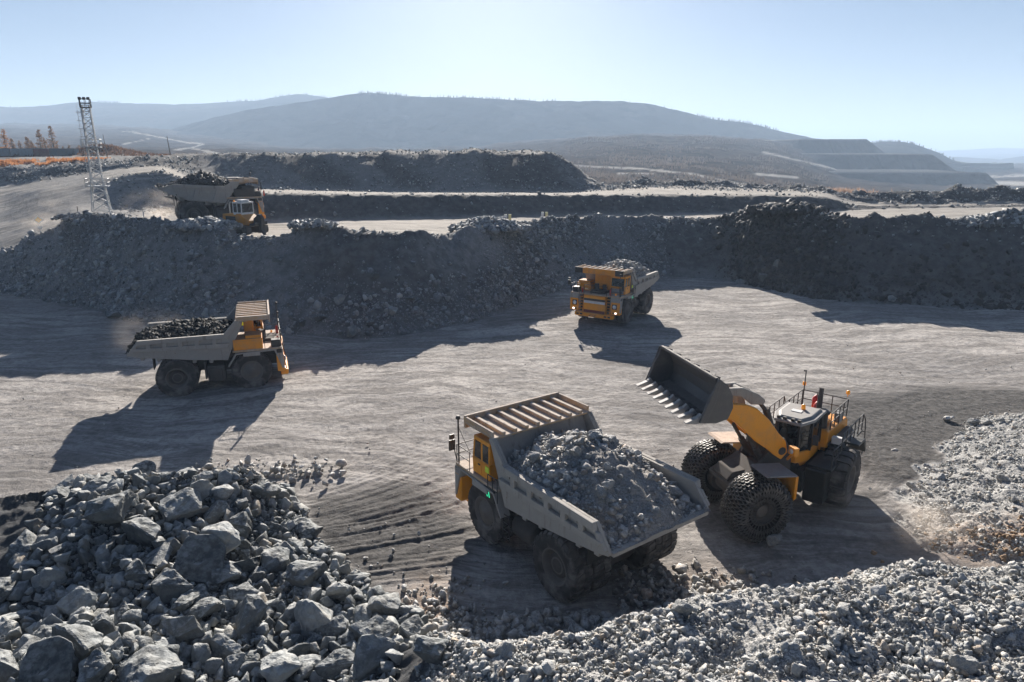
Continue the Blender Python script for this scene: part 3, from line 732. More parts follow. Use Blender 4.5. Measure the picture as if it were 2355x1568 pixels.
def make_truck(name, spec, big=False):
    t = empty(name)
    # chassis
    f = MB()
    for s in (-1, 1):
        f.box(-3.9, 4.6, s * 1.0 - .22, s * 1.0 + .22, 1.5, 2.35)
        f.bar((-1.9, s * .9, 2.2), (-1.9, s * .9, 3.1), .3); f.tube((0.2, s * .55, 1.7), (-1.2, s * .55, 3.0), .2, 10)
        f.tube((-3.6, s * 1.0, 2.2), (-3.4, s * 1.0, 3.4), .22, 8)
        f.tube((FX, s * 1.2, 1.53), (FX, s * 2.6, 1.53), .35, 12); f.tube((2.5, s * 1.7, 1.6), (2.5, s * 1.5, 3.1), .24, 10)
    f.lathe([(0, -2.9), (.55, -2.85), (.62, -1.2), (.9, -.9), (.9, .9), (.62, 1.2), (.55, 2.85), (0, 2.9)], 24, 'y', (RX, 0, 1.53))
    f.box(-.4, 1.2, -.8, .8, 1.2, 2.2); f.box(2.0, 4.5, -1.0, 1.0, 1.5, 3.2); f.box(-3.95, -3.7, -1.2, 1.2, 1.5, 2.3)
    f.build('chassis', M_FRAME, t, .03)
    for s in (-1, 1):
        make_wheel(t, FX, s * 2.52, s, False)
        make_wheel(t, RX, s * 2.60, s, True); make_wheel(t, RX, s * 1.55, -s, True)
    tk = MB(); tk.box(-.75, .55, -2.95, -1.35, .95, 2.25); tk.box(-.55, .35, -3.0, -2.9, 1.1, 2.0); tk.box(-.95, -.8, -2.9, -1.4, 1.2, 2.6); tk.build('fuel_tank', M_FRAME, t, .06)
    tk = MB(); tk.lathe([(0, -.75), (.5, -.75), (.55, -.65), (.55, .65), (.5, .75), (0, .75)], 24, 'x', (-.1, 2.2, 1.65)); tk.box(-.7, .5, 1.5, 2.0, 1.0, 1.4); tk.build('hydraulic_tank', M_FRAME, t)
    lad = MB()
    for q in (2.82, 3.0):
        pass
    for xx in (.45, .95): lad.tube((xx, 2.95, 1.0), (xx, 2.95, 2.3), .03, 6)
    for zz in (1.05, 1.45, 1.85, 2.25): lad.tube((.45, 2.95, zz), (.95, 2.95, zz), .025, 6)
    lad.build('ladder', M_RAIL, t)

    # dump body
    HW = 2.95
    b = MB(); sd = spec['side']; fl = spec['floor']
    for s in (-1, 1):
        y0, y1 = s * (HW - .16), s * HW
        b.prism(sd, min(y0, y1), max(y0, y1))
        z0, z1, z2 = spec['band']
        # top rail follows the side's upper edge
        (xa, za), (xb, zb) = sd[0], sd[1]
        b.prism([(xa - .02, za + .02), (xb, zb + .02), (xb, zb - .30), (xa - .12, za - .34)], min(s * HW, s * (HW + .22)), max(s * HW, s * (HW + .22)))
        b.prism([(xb, zb + .02), (sd[2][0], sd[2][1] + .01), (sd[2][0] + .32, sd[2][1] - .1), (xb + .22, zb - .30), (xb, zb - .30)], min(s * HW, s * (HW + .14)), max(s * HW, s * (HW + .14)))
        if not big:
            b.prism([(xa - .55, z1 + .12), (xb + .35, z1 - .02), (xb + .22, z0 - .12), (xa - .35, z0 + .16)], min(s * HW, s * (HW + .20)), max(s * HW, s * (HW + .20)))
            b.prism([(xa - .02, za - .3), (xa - .28, za - .34), (xa - .72, 3.9), (xa - .35, 3.8)], min(s * HW, s * (HW + .15)), max(s * HW, s * (HW + .15)))
            for xr in spec['ribs']: b.box(xr - .16, xr + .16, min(s * HW, s * (HW + .19)), max(s * HW, s * (HW + .19)), z1 - .04, zb - .26)
            for xr in (-4.3, -1.9, .35): b.tube((xr, s * HW, zb - .45), (xr, s * (HW + .13), zb - .45), .06, 8)
        else:
            for (x0_, z0_, x1_, z1_) in ((-4.6, 4.6, -4.2, 3.6), (-2.35, 4.5, -2.75, 3.3), (-.2, 4.35, -.75, 3.0)):
                b.prism([(x0_ - .2, z0_), (x0_ + .2, z0_), (x1_ + .2, z1_), (x1_ - .2, z1_)], min(s * HW, s * (HW + .12)), max(s * HW, s * (HW + .12)))
            b.prism([(-2.2, 3.98), (-.5, 3.90), (-.5, 3.76), (-2.2, 3.84)], min(s * HW, s * (HW + .09)), max(s * HW, s * (HW + .09)))
            b.prism([(-4.4, 3.55), (.2, 2.95), (.2, 2.78), (-3.4, 3.18), (-4.5, 3.62)], min(s * HW, s * (HW + .1)), max(s * HW, s * (HW + .1)))
    # floor and front wall: plate following the floor line
    th = .2
    for (p, q) in zip(fl[:-1], fl[1:]):
        P, Q = Vector((p[0], 0, p[1])), Vector((q[0], 0, q[1])); n = (Q - P).cross(Vector((0, 1, 0))).normalized()
        if n.z > 0 and abs(n.x) < .7: n = -n
        if abs(n.x) >= .7 and n.x < 0: n = -n
        W = HW - .16
        b.prism([(P.x, P.z), (Q.x, Q.z), (Q.x + n.x * th, Q.z + n.z * th), (P.x + n.x * th, P.z + n.z * th)], -W + .002, W - .002)
    for k, xx in enumerate((-5.2, -4.1, -3.0, -1.6, -.4)):        # cross beams under the floor
        zz = np.interp(xx, [fl[3][0], fl[2][0], fl[1][0]], [fl[3][1], fl[2][1], fl[1][1]])
        b.box(xx - .14, xx + .14, -HW + .2, HW - .2, zz - .52, zz - .22)
    for s in (-1, 1): b.prism([(-5.8, 3.55), (.5, 2.5), (.5, 2.2), (-3.4, 2.75)], s * .9 - .2, s * .9 + .2)
    xe, ze = fl[3]
    b.box(xe - .1, xe + .12, -HW + .16, HW - .16, ze - .22, ze + .02)
    body = b.build('dump_body', M_BODY, t, .025)
    # canopy over the cab
    c = MB(); cx0, cz0 = sd[2]; cx1 = spec['cfront']; W = 3.0 if not big else 2.9
    zt = cz0 + .02
    c.box(cx0, cx1, -W, W, zt - .10, zt)
    c.box(cx1 + .003, cx1 + .14, -W, W, zt - .34, zt + .30)
    for s in (-1, 1): c.box(cx0 + .1, cx1, s * W - (.12 if s > 0 else 0), s * W + (0 if s > 0 else .12), zt + .003, zt + .26)
    for k in range(8):
        yy = -W + .62 + k * (2 * W - 1.24) / 7
        c.box(cx0 + .02, cx1 - .02, yy - .10, yy + .10, zt + .003, zt + .17)
    for s in (-1, 1):      # brackets below
        c.prism([(cx0 + .3, zt - .11), (cx1 - .4, zt - .11), (cx0 + .6, zt - .5)], s * 1.6 - .08, s * 1.6 + .08)
    can = c.build('canopy', spec['can'], body, .02)
    for s in (-1, 1):      # dark painted ends of the canopy face
        e = MB(); e.box(cx1 + .142, cx1 + .152, min(s * (W - .02), s * 2.0), max(s * (W - .02), s * 2.0), zt - .33, zt + .29); e.build('end_panel', M_BLACK, can)
    e = MB(); e.box(cx1 + .142, cx1 + .150, -1.99, 1.99, zt - .33, zt + .29); e.build('front_panel', M_YELD, can)
    for s in (-1, 1):
        mf = MB(); mf.box(-4.55, -4.5, s * 2.1 - .5, s * 2.1 + .5, 2.3, 3.2); mf.bar((-4.5, s * 2.1, 3.1), (-4.6, s * 2.1, 3.7), .15); mf.build('mudflap', M_BLACK, t)
    # deck, fenders
    d = MB(); d.box(1.25, 5.0, -3.1, 3.1, 3.22, 3.36)
    d.build('deck', M_CANOPY, t, .02)
    for s in (-1, 1):
        fd = MB(); pts = [(.85, 2.1), (1.5, 3.1), (4.45, 3.2), (4.95, 1.6)]
        for (p, q) in zip(pts[:-1], pts[1:]):
            P, Q = Vector((p[0], s * 2.9, p[1])), Vector((q[0], s * 2.9, q[1])); fd.bar(P, Q, .55, .10)
        fd.prism([(4.35, 3.2), (4.95, 1.6), (5.08, 1.6), (5.05, 3.2)], min(s * 1.9, s * 3.12), max(s * 1.9, s * 3.12))
        fd.box(2.0, 3.3, min(s * 2.85, s * 3.2), max(s * 2.85, s * 3.2), 2.85, 3.14)
        fd.build('fender', M_BODY, t, .02)
    # front
    g = MB(); g.box(4.6, 5.12, -1.35, 1.35, 1.15, 3.21); g.build('radiator_cowl', M_YEL, t, .05)
    o = MB(); o.box(5.123, 5.14, -1.3, 1.3, 2.62, 2.86); o.build('dark_stripe', M_BLACK, t)
    o = MB(); o.box(5.123, 5.14, -1.3, 1.3, 2.32, 2.60); o.build('white_stripe', M_WHITE, t)
    o = MB(); o.box(5.123, 5.14, -1.3, 1.3, 1.2, 1.56); o.build('red_panel', M_MAROON, t)
    for s in (-1, 1):
        st = MB()
        for k in range(6):
            st.box(4.62 + .06 * (5 - k), 5.05 + .03 * (5 - k), min(s * 1.42, s * 1.95), max(s * 1.42, s * 1.95), 1.25 + k * .33, 1.31 + k * .33)
        for yy in (1.40, 1.97): st.bar((5.2, s * yy, 1.1), (4.85, s * yy, 3.2), .06, .16)
        st.build('stairs', M_YELD, t)
        pod = MB(); pod.box(4.5, 5.1, min(s * 2.02, s * 3.1), max(s * 2.02, s * 3.1), 1.32, 2.72); pod.box(4.55, 5.05, min(s * 2.0, s * 3.12), max(s * 2.0, s * 3.12), 2.72, 2.86)
        po = pod.build('lamp_pod', M_YEL, t, .05)
        h = MB(); h.box(5.103, 5.16, min(s * 2.2, s * 2.75), max(s * 2.2, s * 2.75), 1.95, 2.5); h.build('lamp_bezel', M_BLACK, po)
        h = MB(); h.lathe([(.22, 0), (.20, .05), (.1, .08), (0, .09)], 24, 'x', (5.163, s * 2.47, 2.22)); h.build('headlight', M_LENS, t)
        for q in (2.35, 2.62):
            h = MB(); h.box(5.103, 5.13, s * q - .09, s * q + .09, 1.45, 1.60); h.build('marker_lamp', M_BLACK if (q < 2.5) else M_LIT, po)
    bp = MB(); bp.prism([(4.75, .78), (5.3, .78), (5.36, .9), (5.36, 1.22), (4.75, 1.3)], -2.35, 2.35); bp.build('bumper', M_YEL, t, .05)
    fp = MB(); fp.box(5.363, 5.378, -.5, .5, .84, 1.18); fp.build('towing_plate', M_YELD, t)
    for s in (-1, 1):
        for q in (1.5, 1.95):
            h = MB(); h.box(5.363, 5.39, s * q - .16, s * q + .16, .95, 1.12); h.build('fog_lamp', M_BLACK, t)
    for s in (-1, 1):
        tw = MB(); tw.box(5.0, 5.25, s * .9 - .12, s * .9 + .12, .45, .8); tw.build('tow_hook', M_FRAME, t)
        tw = MB(); tw.tube((5.37, s * .3, 1.05), (5.9, s * .3, 1.0), .03, 6); tw.build('tow_pin', M_FRAME, t)
    # cab on the left
    cb = MB(); x0, x1, y0, y1 = 2.12, 3.62, 1.15, 2.92
    cb.prism([(x0, 3.37), (x1, 3.37), (x1 + .05, 4.22), (x0, 4.22)], y0, y1)                # lower cab
    cb.box(x0, x1 - .1, y0, y1, 5.12, 5.36)                                                 # roof
    for (xx, yy) in ((x0 + .07, y0 + .07), (x0 + .07, y1 - .07), (x1 - .08, y0 + .07), (x1 - .08, y1 - .07), (x0 + .72, y1 - .07)):
        cb.bar((xx + (.05 if xx > 3.3 else 0), yy, 4.2), (xx - (.08 if xx > 3.3 else 0), yy, 5.14), .14)
    cb.box(x0, x0 + .08, y0 + .1, y1 - .1, 4.2, 5.12)
    cab = cb.build('cab', M_YEL, t, .04)
    w = MB(); w.prism([(x1 - .02, 4.23), (x1 + .02, 4.23), (x1 - .11, 5.11), (x1 - .15, 5.11)], y0 + .14, y1 - .14); w.build('windscreen', M_GLASS, cab)
    w = MB(); w.box(x0 + .80, x1 - .12, y1 - .06, y1 - .03, 4.23, 5.11); w.box(x0 + .15, x0 + .65, y1 - .06, y1 - .03, 4.23, 5.11); w.build('side_window', M_GLASS, cab)
    w = MB(); w.box(x0 + .15, x1 - .15, y0 + .03, y0 + .06, 4.23, 5.11); w.build('side_window', M_GLASS, cab)
    w = MB(); w.prism([(x1 + .03, 3.45), (x1 + .055, 3.45), (x1 + .07, 4.0), (x1 + .045, 4.0)], y0 + .12, y1 - .12); w.build('lower_front_panel', M_GREY, cab)
    w = MB(); w.box(x0 + .70, x1 - .12, y1 + .002, y1 + .03, 3.45, 4.18); dr = w.build('door', M_YEL, cab, .02)
    w = MB(); w.box(x0 + .78, x0 + .95, y1 + .03, y1 + .06, 3.95, 4.02); w.build('handle', M_BLACK, dr)
    # equipment on the deck
    w = MB(); w.box(1.35, 3.55, -3.05, -1.3, 3.37, 4.25); w.box(2.3, 3.5, -2.9, -1.5, 4.25, 4.5); w.box(1.5, 3.4, -3.07, -3.04, 3.5, 4.1); w.build('control_cabinet', M_YELD, t, .04)
    w = MB(); w.box(2.25, 2.85, -1.15, 1.05, 3.37, 5.35); w.box(2.85, 2.93, -.9, -.2, 3.6, 5.2); w.box(2.85, 2.93, 0.0, .8, 3.6, 5.2)
    w.build('resistor_grid_box', M_YEL, t, .03)
    w = MB(); w.box(3.0, 4.5, -.9, .9, 3.37, 3.62); w.tube((3.3, .3, 3.6), (3.3, .3, 4.2), .22, 14); w.tube((3.6, -.5, 3.6), (3.6, -.5, 4.3), .25, 14); w.build('engine_top', M_FRAME, t, .02)
    w = MB(); w.box(4.2, 4.9, -2.9, -2.2, 3.37, 3.95); w.box(4.55, 4.98, -3.15, -2.4, 2.9, 3.2); w.build('battery_box', M_BLACK, t, .03)
    w = MB(); w.box(4.55, 5.05, 2.25, 3.12, 2.9, 3.2); w.build('tool_box', M_BLACK, t, .03)
    r = MB(); rails(r, [(4.95, -3.0), (4.95, -1.95)], 3.36, 4.35); rails(r, [(4.95, -1.35), (4.95, 1.35)], 3.36, 4.35); rails(r, [(4.95, 1.98), (4.95, 3.03), (3.75, 3.03)], 3.36, 4.35)
    rails(r, [(4.95, -3.03), (3.7, -3.03)], 3.36, 4.35)
    for s in (-1, 1):
        for q in (1.42, 1.95): r.path([Vector((5.25, s * q, 2.2)), Vector((5.05, s * q, 3.5)), Vector((4.95, s * q, 4.35))], .025)
    r.build('handrail', M_RAIL, t)
    r = MB(); rails(r, [(2.0, 3.12), (1.2, 3.12)], 2.6, 3.9, mid=True, step=.5); r.build('side_ladder', M_RAIL, t)
    m_ = MB(); m_.tube((4.9, 2.95, 3.36), (4.9, 2.95, 5.75), .045, 8); m_.lathe([(.0, .14), (.1, .12), (.13, 0), (.06, -.06)], 12, 'z', (4.9, 2.95, 5.75)); m_.tube((4.9, 2.95, 5.3), (4.3, 2.6, 3.9), .015, 5)
    m_.build('lamp_mast', M_RAIL, t)
    for s in (-1, 1):
        m_ = MB(); m_.tube((4.9, s * 3.05, 3.4), (4.95, s * 3.3, 4.7), .03, 6); m_.box(4.93, 5.0, s * 3.3 - .17, s * 3.3 + .17, 4.1, 4.65); m_.box(4.93, 5.0, s * 3.3 - .14, s * 3.3 + .14, 4.7, 4.95); m_.build('mirror', M_BLACK, t)
    e = MB(); e.lathe([(0, .72), (.05, .7), (.11, .58), (.11, 0), (0, 0)], 12, 'z', (4.75, 1.75, 3.37)); e.build('fire_extinguisher', M_RED, t)
    e = MB(); e.lathe([(0, .6), (.09, .55), (.09, 0), (0, 0)], 12, 'z', (4.75, -1.7, 3.37)); e.build('fire_extinguisher', M_RED, t)
    e = MB(); e.lathe([(0, .2), (.08, .17), (.09, 0)], 12, 'z', (4.3, 2.2, 3.37)); e.build('beacon', M_AMBER, t)
    e = MB(); e.box(1.45, 2.35, 3.06, 3.14, 2.55, 3.2); dp = e.build('load_display', M_BLACK, t, .02)
    e = MB()
    for q in (1.80, 1.98): e.prism([(q, 2.75), (q + .05, 2.75), (q + .12, 3.02), (q + .07, 3.02)], 3.142, 3.156)
    e.build('digits', M_GREEN, dp)
    e = MB(); e.box(1.9, 2.2, 3.10, 3.13, 3.95, 4.25); e.build('reflective_tape', M_HIVIS, t)
    return t

def pose(o, x, y, z, head, pitch=0.0):
    """heading vector in plan"""
    o.location = (x, y, z); o.rotation_euler = (0, -pitch, math.atan2(head[1], head[0])); o.scale = (TS, TS, TS); return o
TS = 0.94
TR = {}
proto = make_truck('dump_truck', BODY_A)
# wheel contacts measured in the photograph -> centre between axles
def place_from_wheels(rear, front, side):
    r, f = Vector(rear[:2]), Vector(front[:2]); h = (f - r).normalized(); left = Vector((-h.y, h.x))
    mid = (r + f) / 2 - left * side + h * (.2 * TS)
    return mid, h
ra, fa = at(1275, 1300, 1.53), at(1110, 1176, 1.53); m1, h1 = place_from_wheels(ra, fa, 2.85)
rb_, fb_ = at(407, 868, 1.53), at(579.7, 851, 1.53); m2, h2 = place_from_wheels(rb_, fb_, -2.85)
rc, fc = at(1486, 721, 0), at(1442, 742, 0); m3, h3 = place_from_wheels(rc, fc, 2.75)
TR['near'] = pose(proto, m1.x, m1.y, 0, h1)
tag(proto, 'orange dump truck in front seen from behind, its grey body heaped with pale rock', 'dump truck', 'orange rigid dump trucks in the pit')
c2 = copy_tree(proto); TR['side'] = pose(c2, m2.x, m2.y, 0, h2)
c2['label'] = 'dusty dump truck in side view with dark rubble in its body and a long shadow'
c3 = copy_tree(proto); TR['front'] = pose(c3, m3.x, m3.y, 0, h3)
c3['label'] = 'orange dump truck driving towards the camera, headlights and grille in view'
big = make_truck('dump_truck', BODY_B, True)
pB = atY(418, 512, 87.5); BIG_Z = float(min(S.Z[int(np.argmin(np.abs(S.rid - q))), int(np.argmin(np.abs(S.xd[0] - x)))] for q in (3.0, 3.3, 3.6) for x in (400, 440, 500))) + .03
print('bench height', BIG_Z)
TR['big'] = pose(big, 0, 0, BIG_Z, (0.87, 0.49))
big.scale = (1.15, 1.15, 1.15)
for ch in big.children:
    if ch.name.split('.')[0] in ('resistor_grid_box', 'control_cabinet'): ch.data.materials[0] = M_FRAME
    if ch.name.split('.')[0] == 'cab': ch.data.materials[0] = M_BODY
    if ch.name.split('.')[0] in ('radiator_cowl', 'dark_stripe', 'white_stripe', 'red_panel', 'stairs', 'lamp_pod', 'headlight', 'bumper', 'towing_plate', 'fog_lamp', 'tow_hook', 'battery_box', 'tool_box', 'fender', 'handrail', 'lamp_mast', 'mirror', 'cab', 'deck'): ch.location.x -= .75
big.location = (atY(408, 510, 88).x + 2.95 * 1.15 * .87 + .49 * 2, 88 + 2.95 * 1.15 * .49 + 2.2, BIG_Z)
tag(big, 'larger loaded dump truck with a smooth dusty body standing up on the bench', 'dump truck', 'dump truck on the upper bench')
print('trucks', m1, h1, m2, h2, m3, h3)
# ---------------------------------------------------------------- articulated wheel loader
M_CHAIN = plain('worn_chain_steel', (0.13, 0.127, 0.124), 0.42, 0.7)
M_CHTYRE = paint_mat('black_rubber', (0.010, 0.010, 0.010), dust=(0.04, 0.037, 0.034), amount=0.3, rough=0.85, updust=0.2)
M_STEEL = paint_mat('scuffed_bucket_steel', (0.095, 0.09, 0.088), dust=(0.22, 0.195, 0.175), amount=0.45, rough=0.5, updust=0.5)
M_TOOTH = paint_mat('polished_tooth_steel', (0.36, 0.345, 0.33), dust=(0.28, 0.25, 0.23), amount=0.45, rough=0.6, metal=0.0, updust=0.2)
M_DGREEN = paint_mat('black_green_panel', (0.016, 0.020, 0.019), dust=(0.10, 0.09, 0.085), amount=0.2, rough=0.4, updust=0.4)
LT = [(.62, -.50), (.70, -.60), (.95, -.66), (1.25, -.66), (1.41, -.60), (1.48, -.42), (1.50, -.2), (1.50, .2), (1.48, .42), (1.41, .60), (1.25, .66), (.95, .66), (.70, .60), (.62, .50)]
def chain_wheel(parent, x, y, out):
    hub = MB(); hub.lathe([(.64, .5), (.70, .56), (.66, .6), (.58, .54), (.55, .30), (.40, .25), (.36, .42), (.2, .46), (0, .47)], 32)
    ho = hub.build('wheel', M_RIM, parent); ho.location = (x, y, 1.52); ho.scale = (1, out, 1)
    t = MB(); t.lathe(LT, 48); t.build('tyre', M_CHTYRE, ho)
    # chain: hexagonal net of links over tread and both shoulders
    ch = MB()
    prof = [(.86, .70), (1.10, .725), (1.32, .70), (1.46, .58), (1.53, .40), (1.55, .20), (1.555, 0), (1.55, -.20), (1.53, -.40), (1.46, -.58), (1.32, -.70), (1.10, -.725), (.86, -.70)]
    NA = 48
    def node(i, k):
        r, tt = prof[i]; q = random.Random(i * 97 + (k % NA)); r += q.uniform(-.006, .014); tt += q.uniform(-.018, .018); a = 2 * math.pi * (k + (0.5 if i % 2 else 0) + q.uniform(-.13, .13)) / NA
        return Vector((r * math.cos(a), tt, r * math.sin(a)))
    for i in range(len(prof) - 1):
        for k in range(NA):
            p = node(i, k)
            for kk in ((k, k - 1) if i % 2 == 0 else (k, k + 1)):
                q = node(i + 1, kk % NA); ch.bar(p, q, .030, .055, up=(p.x, 0, p.z))
    for i in range(3, len(prof) - 3):
        for k in range(NA):                       # upright wear plates at the nodes
            p = node(i, k); n = Vector((p.x, 0, p.z)).normalized(); tdir = Vector((-n.z, 0, n.x))
            ch.bar(p - tdir * .055 + n * .03, p + tdir * .055 + n * .03, .038, .07, up=n)
    for k in range(27):                           # radial side chain
        a = 2 * math.pi * k / 27
        for j in range(5):
            r0, r1 = .50 + .075 * j, .56 + .075 * j
            ch.bar((r0 * math.cos(a), .715 - .012 * (4 - j), r0 * math.sin(a)), (r1 * math.cos(a), .715 - .012 * (4 - j), r1 * math.sin(a)), .05, .03, up=(0, 1, 0))
    for r in (.50, .86):
        for k in range(36):
            a, b_ = 2 * math.pi * k / 36, 2 * math.pi * (k + .8) / 36
            ch.bar((r * math.cos(a), .69, r * math.sin(a)), (r * math.cos(b_), .69, r * math.sin(b_)), .04, .05, up=(0, 1, 0))
    ch.build('chain', M_CHAIN, ho)
    return ho
def lug_wheel(parent, x, y, out):
    hub = MB(); hub.lathe([(.66, .5), (.74, .56), (.70, .6), (.62, .55), (.58, .34), (.40, .30), (.36, .42), (.2, .45), (0, .46)], 32)
    ho = hub.build('wheel', M_RIM, parent); ho.location = (x, y, 1.52); ho.scale = (1, out, 1)
    t = MB(); t.lathe([(r if r < 1.4 else r - .11, w) for r, w in LT], 48)
    for k in range(22):
        for sd in (-1, 1):
            a0 = 2 * math.pi * (k + (.5 if sd > 0 else 0)) / 22; w = .74 * math.pi / 22
            top, bot = [], []
            for (r, tt, q) in ((1.53, 0.0, 0), (1.53, .44, .1), (1.46, .62, .15), (1.28, .68, .2)):
                for e in (-1, 1):
                    a = a0 + e * w; top.append(Vector((r * math.cos(a), sd * tt, r * math.sin(a))))
                    bot.append(Vector(((r - .1) * math.cos(a), sd * (tt - .04 if tt > .5 else tt), (r - .1) * math.sin(a))))
            vs = top + bot; fs = []
            for j in range(3):
                i = 2 * j; fs += [(i, i + 1, i + 3, i + 2), (i, i + 2, 8 + i + 2, 8 + i), (i + 1, 8 + i + 1, 8 + i + 3, i + 3)]
            fs += [(0, 8, 9, 1), (6, 7, 15, 14)]
            t.add(vs, fs)
    t.build('tyre', M_TYRE, ho)
    return ho

LH = (13.5, 31.2)
loader = empty('wheel_loader', (LH[0], LH[1], 0), math.atan2(-.756, -.655))
tag(loader, 'orange wheel loader with chained front tyres holding its empty bucket high', 'wheel loader')
DELTA = math.atan2(-.243, -.97) - math.atan2(-.756, -.655)
def fr(mb, name, mat, bevel=0.0, parent=None):
    """a part of the front half, turned about the hinge"""
    o = mb.build(name, mat, parent or loader, bevel)
    if parent is None: o.rotation_euler = (0, 0, DELTA)
    return o
# front half
f = MB()
for s in (-1, 1): f.prism([(.15, 1.0), (1.9, 1.0), (2.9, 1.5), (3.3, 2.3), (2.2, 2.7), (1.5, 3.9), (.7, 4.35), (.25, 3.6)], s * .78 - .12, s * .78 + .12)
f.box(.1, 1.5, -.66, .66, 1.0, 3.0); f.prism([(1.5, 1.1), (3.0, 1.4), (3.5, 2.4), (3.2, 2.75), (1.5, 2.9)], -.66, .66)
f.tube((2.65, -1.5, 1.52), (2.65, 1.5, 1.52), .42, 16); f.tube((0, 0, .9), (0, 0, 2.9), .3, 14)
for s in (-1, 1): f.tube((2.65, s * 1.0, 1.52), (2.65, s * 1.6, 1.52), .62, 18)
f.prism([(1.9, 2.4), (3.45, 2.0), (3.55, 2.25), (2.0, 3.1)], -.95, .95)
fo = fr(f, 'front_frame', M_FRAME, .03)
for s in (-1, 1):
    w = chain_wheel(loader, 0, 0, s)
    v = Matrix.Rotation(DELTA, 3, 'Z') @ Vector((2.65, s * 1.95, 1.55))
    w.location = v; w.rotation_euler = (0, 0, DELTA)
for s in (-1, 1):     # fenders behind the front wheels
    fd = MB(); fd.prism([(1.15, 3.30), (2.6, 3.42), (2.75, 3.36), (1.15, 3.22)], min(s * 1.25, s * 2.65), max(s * 1.25, s * 2.65)); fr(fd, 'fender', M_GREY if s > 0 else M_CANOPY, .015)
    fd = MB(); fd.prism([(1.05, 3.2), (1.2, 3.2), (1.2, 2.0), (1.05, 2.1)], min(s * 1.3, s * 2.6), max(s * 1.3, s * 2.6)); fr(fd, 'mud_guard', M_YEL, .015)
# lift arms: two cranked plates, cross tube, bell crank
arm_pts = [(3.9, 6.45), (3.1, 6.33), (2.5, 6.08), (1.84, 5.5), (1.23, 4.74), (.80, 4.3), (.62, 3.7), (.95, 3.35), (1.35, 3.62), (1.72, 3.95), (2.31, 4.35), (2.96, 4.95), (3.75, 5.65), (4.3, 5.75), (4.4, 6.2)]
for s in (-1, 1):
    a = MB(); a.prism(arm_pts, s * .95 - .14, s * .95 + .14); fr(a, 'lift_arm', M_YEL, .03)
a = MB(); a.tube((2.5, -.85, 5.2), (2.5, .85, 5.2), .28, 14); a.tube((4.1, -1.1, 6.0), (4.1, 1.1, 6.0), .16, 12); a.tube((.95, -1.1, 3.8), (.95, 1.1, 3.8), .2, 12); fr(a, 'cross_tube', M_FRAME)
a = MB()
for s_ in (-.36, .36): a.prism([(1.75, 6.28), (1.9, 6.0), (2.4, 6.05), (3.0, 6.5), (4.0, 6.62), (4.55, 6.6), (4.6, 6.85), (4.1, 6.98), (2.9, 6.92), (2.1, 6.55)], s_ - .10, s_ + .10)
a.tube((1.85, -.45, 6.15), (1.85, .45, 6.15), .16, 12); a.tube((3.0, -.45, 6.7), (3.0, .45, 6.7), .2, 12); a.prism([(2.3, 5.2), (2.8, 5.3), (3.1, 6.5), (2.7, 6.5)], -.2, .2); fr(a, 'bell_crank', M_BODY, .03)
a = MB()
a.tube((.6, 0, 3.8), (1.3, 0, 5.6), .17, 12); a.tube((1.3, 0, 5.5), (1.82, 0, 6.1), .10, 10)
for s in (-1, 1): a.tube((1.0, s * .55, 2.2), (2.1, s * .6, 3.9), .16, 12); a.tube((2.1, s * .6, 3.9), (2.6, s * .62, 4.7), .09, 10)
fr(a, 'hydraulic_cylinder', M_FRAME)
a = MB()
for s in (-.3, -.15, .15, .3): a.path([Vector((.8, s, 4.1)), Vector((1.1, s, 4.9)), Vector((1.7, s, 5.4)), Vector((2.4, s, 5.5))], .045)
fr(a, 'hose', M_BLACK)
# bucket
BK_IN = [(6.35, 6.48), (5.60, 6.42), (5.15, 6.55), (4.95, 6.95), (5.0, 7.45), (5.25, 7.95), (5.62, 8.22)]
bk = MB(); HWB = 2.6
def shell(mb, prof, w, th):
    n = len(prof); out = []
    for i in range(n):
        p = Vector((prof[max(i - 1, 0)][0], prof[max(i - 1, 0)][1])); q = Vector((prof[min(i + 1, n - 1)][0], prof[min(i + 1, n - 1)][1]))
        d = (q - p).normalized(); out.append((prof[i][0] - d.y * -th * -1, prof[i][1] + d.x * -1 * -th * -1) if False else (prof[i][0] + d.y * -th, prof[i][1] + d.x * th))
    vs = [Vector((x, -w, z)) for x, z in prof] + [Vector((x, w, z)) for x, z in prof] + [Vector((x, -w, z)) for x, z in out] + [Vector((x, w, z)) for x, z in out]
    fs = []
    for i in range(n - 1):
        fs += [(i, i + 1, n + i + 1, n + i), (2 * n + i, 3 * n + i, 3 * n + i + 1, 2 * n + i + 1), (i, 2 * n + i, 2 * n + i + 1, i + 1), (n + i, n + i + 1, 3 * n + i + 1, 3 * n + i)]
    fs += [(0, n, 3 * n, 2 * n), (n - 1, 3 * n - 1, 4 * n - 1, 2 * n - 1)]
    return mb.add(vs, fs)
shell(bk, BK_IN, HWB, .10)
for s in (-1, 1):
    bk.prism([(6.38, 6.40), (5.60, 6.32), (5.05, 6.45), (4.84, 6.95), (4.90, 7.5), (5.18, 8.02), (5.65, 8.30), (5.78, 7.9), (6.0, 7.5)], s * (HWB + .06) - .06, s * (HWB + .06) + .06)
    bk.prism([(6.42, 6.42), (6.1, 6.38), (5.72, 7.3), (5.55, 8.2), (5.72, 8.28), (5.9, 7.75)], s * (HWB + .15) - .03, s * (HWB + .15) + .03)
for q in np.linspace(-2.2, 2.2, 9): bk.bar((6.2, q, 6.50), (5.62, q, 6.45), .06, .04)
bk.box(5.58, 5.72, -HWB, HWB, 8.2, 8.34)
for q in np.linspace(-2.2, 2.2, 6): bk.bar((5.66, q, 8.3), (5.35, q, 8.18), .3, .16)
for s in (-1, 1): bk.prism([(4.98, 6.6), (4.3, 5.7), (4.0, 5.9), (4.4, 7.3), (4.95, 7.4)], s * .95 - .3, s * .95 - .15); 
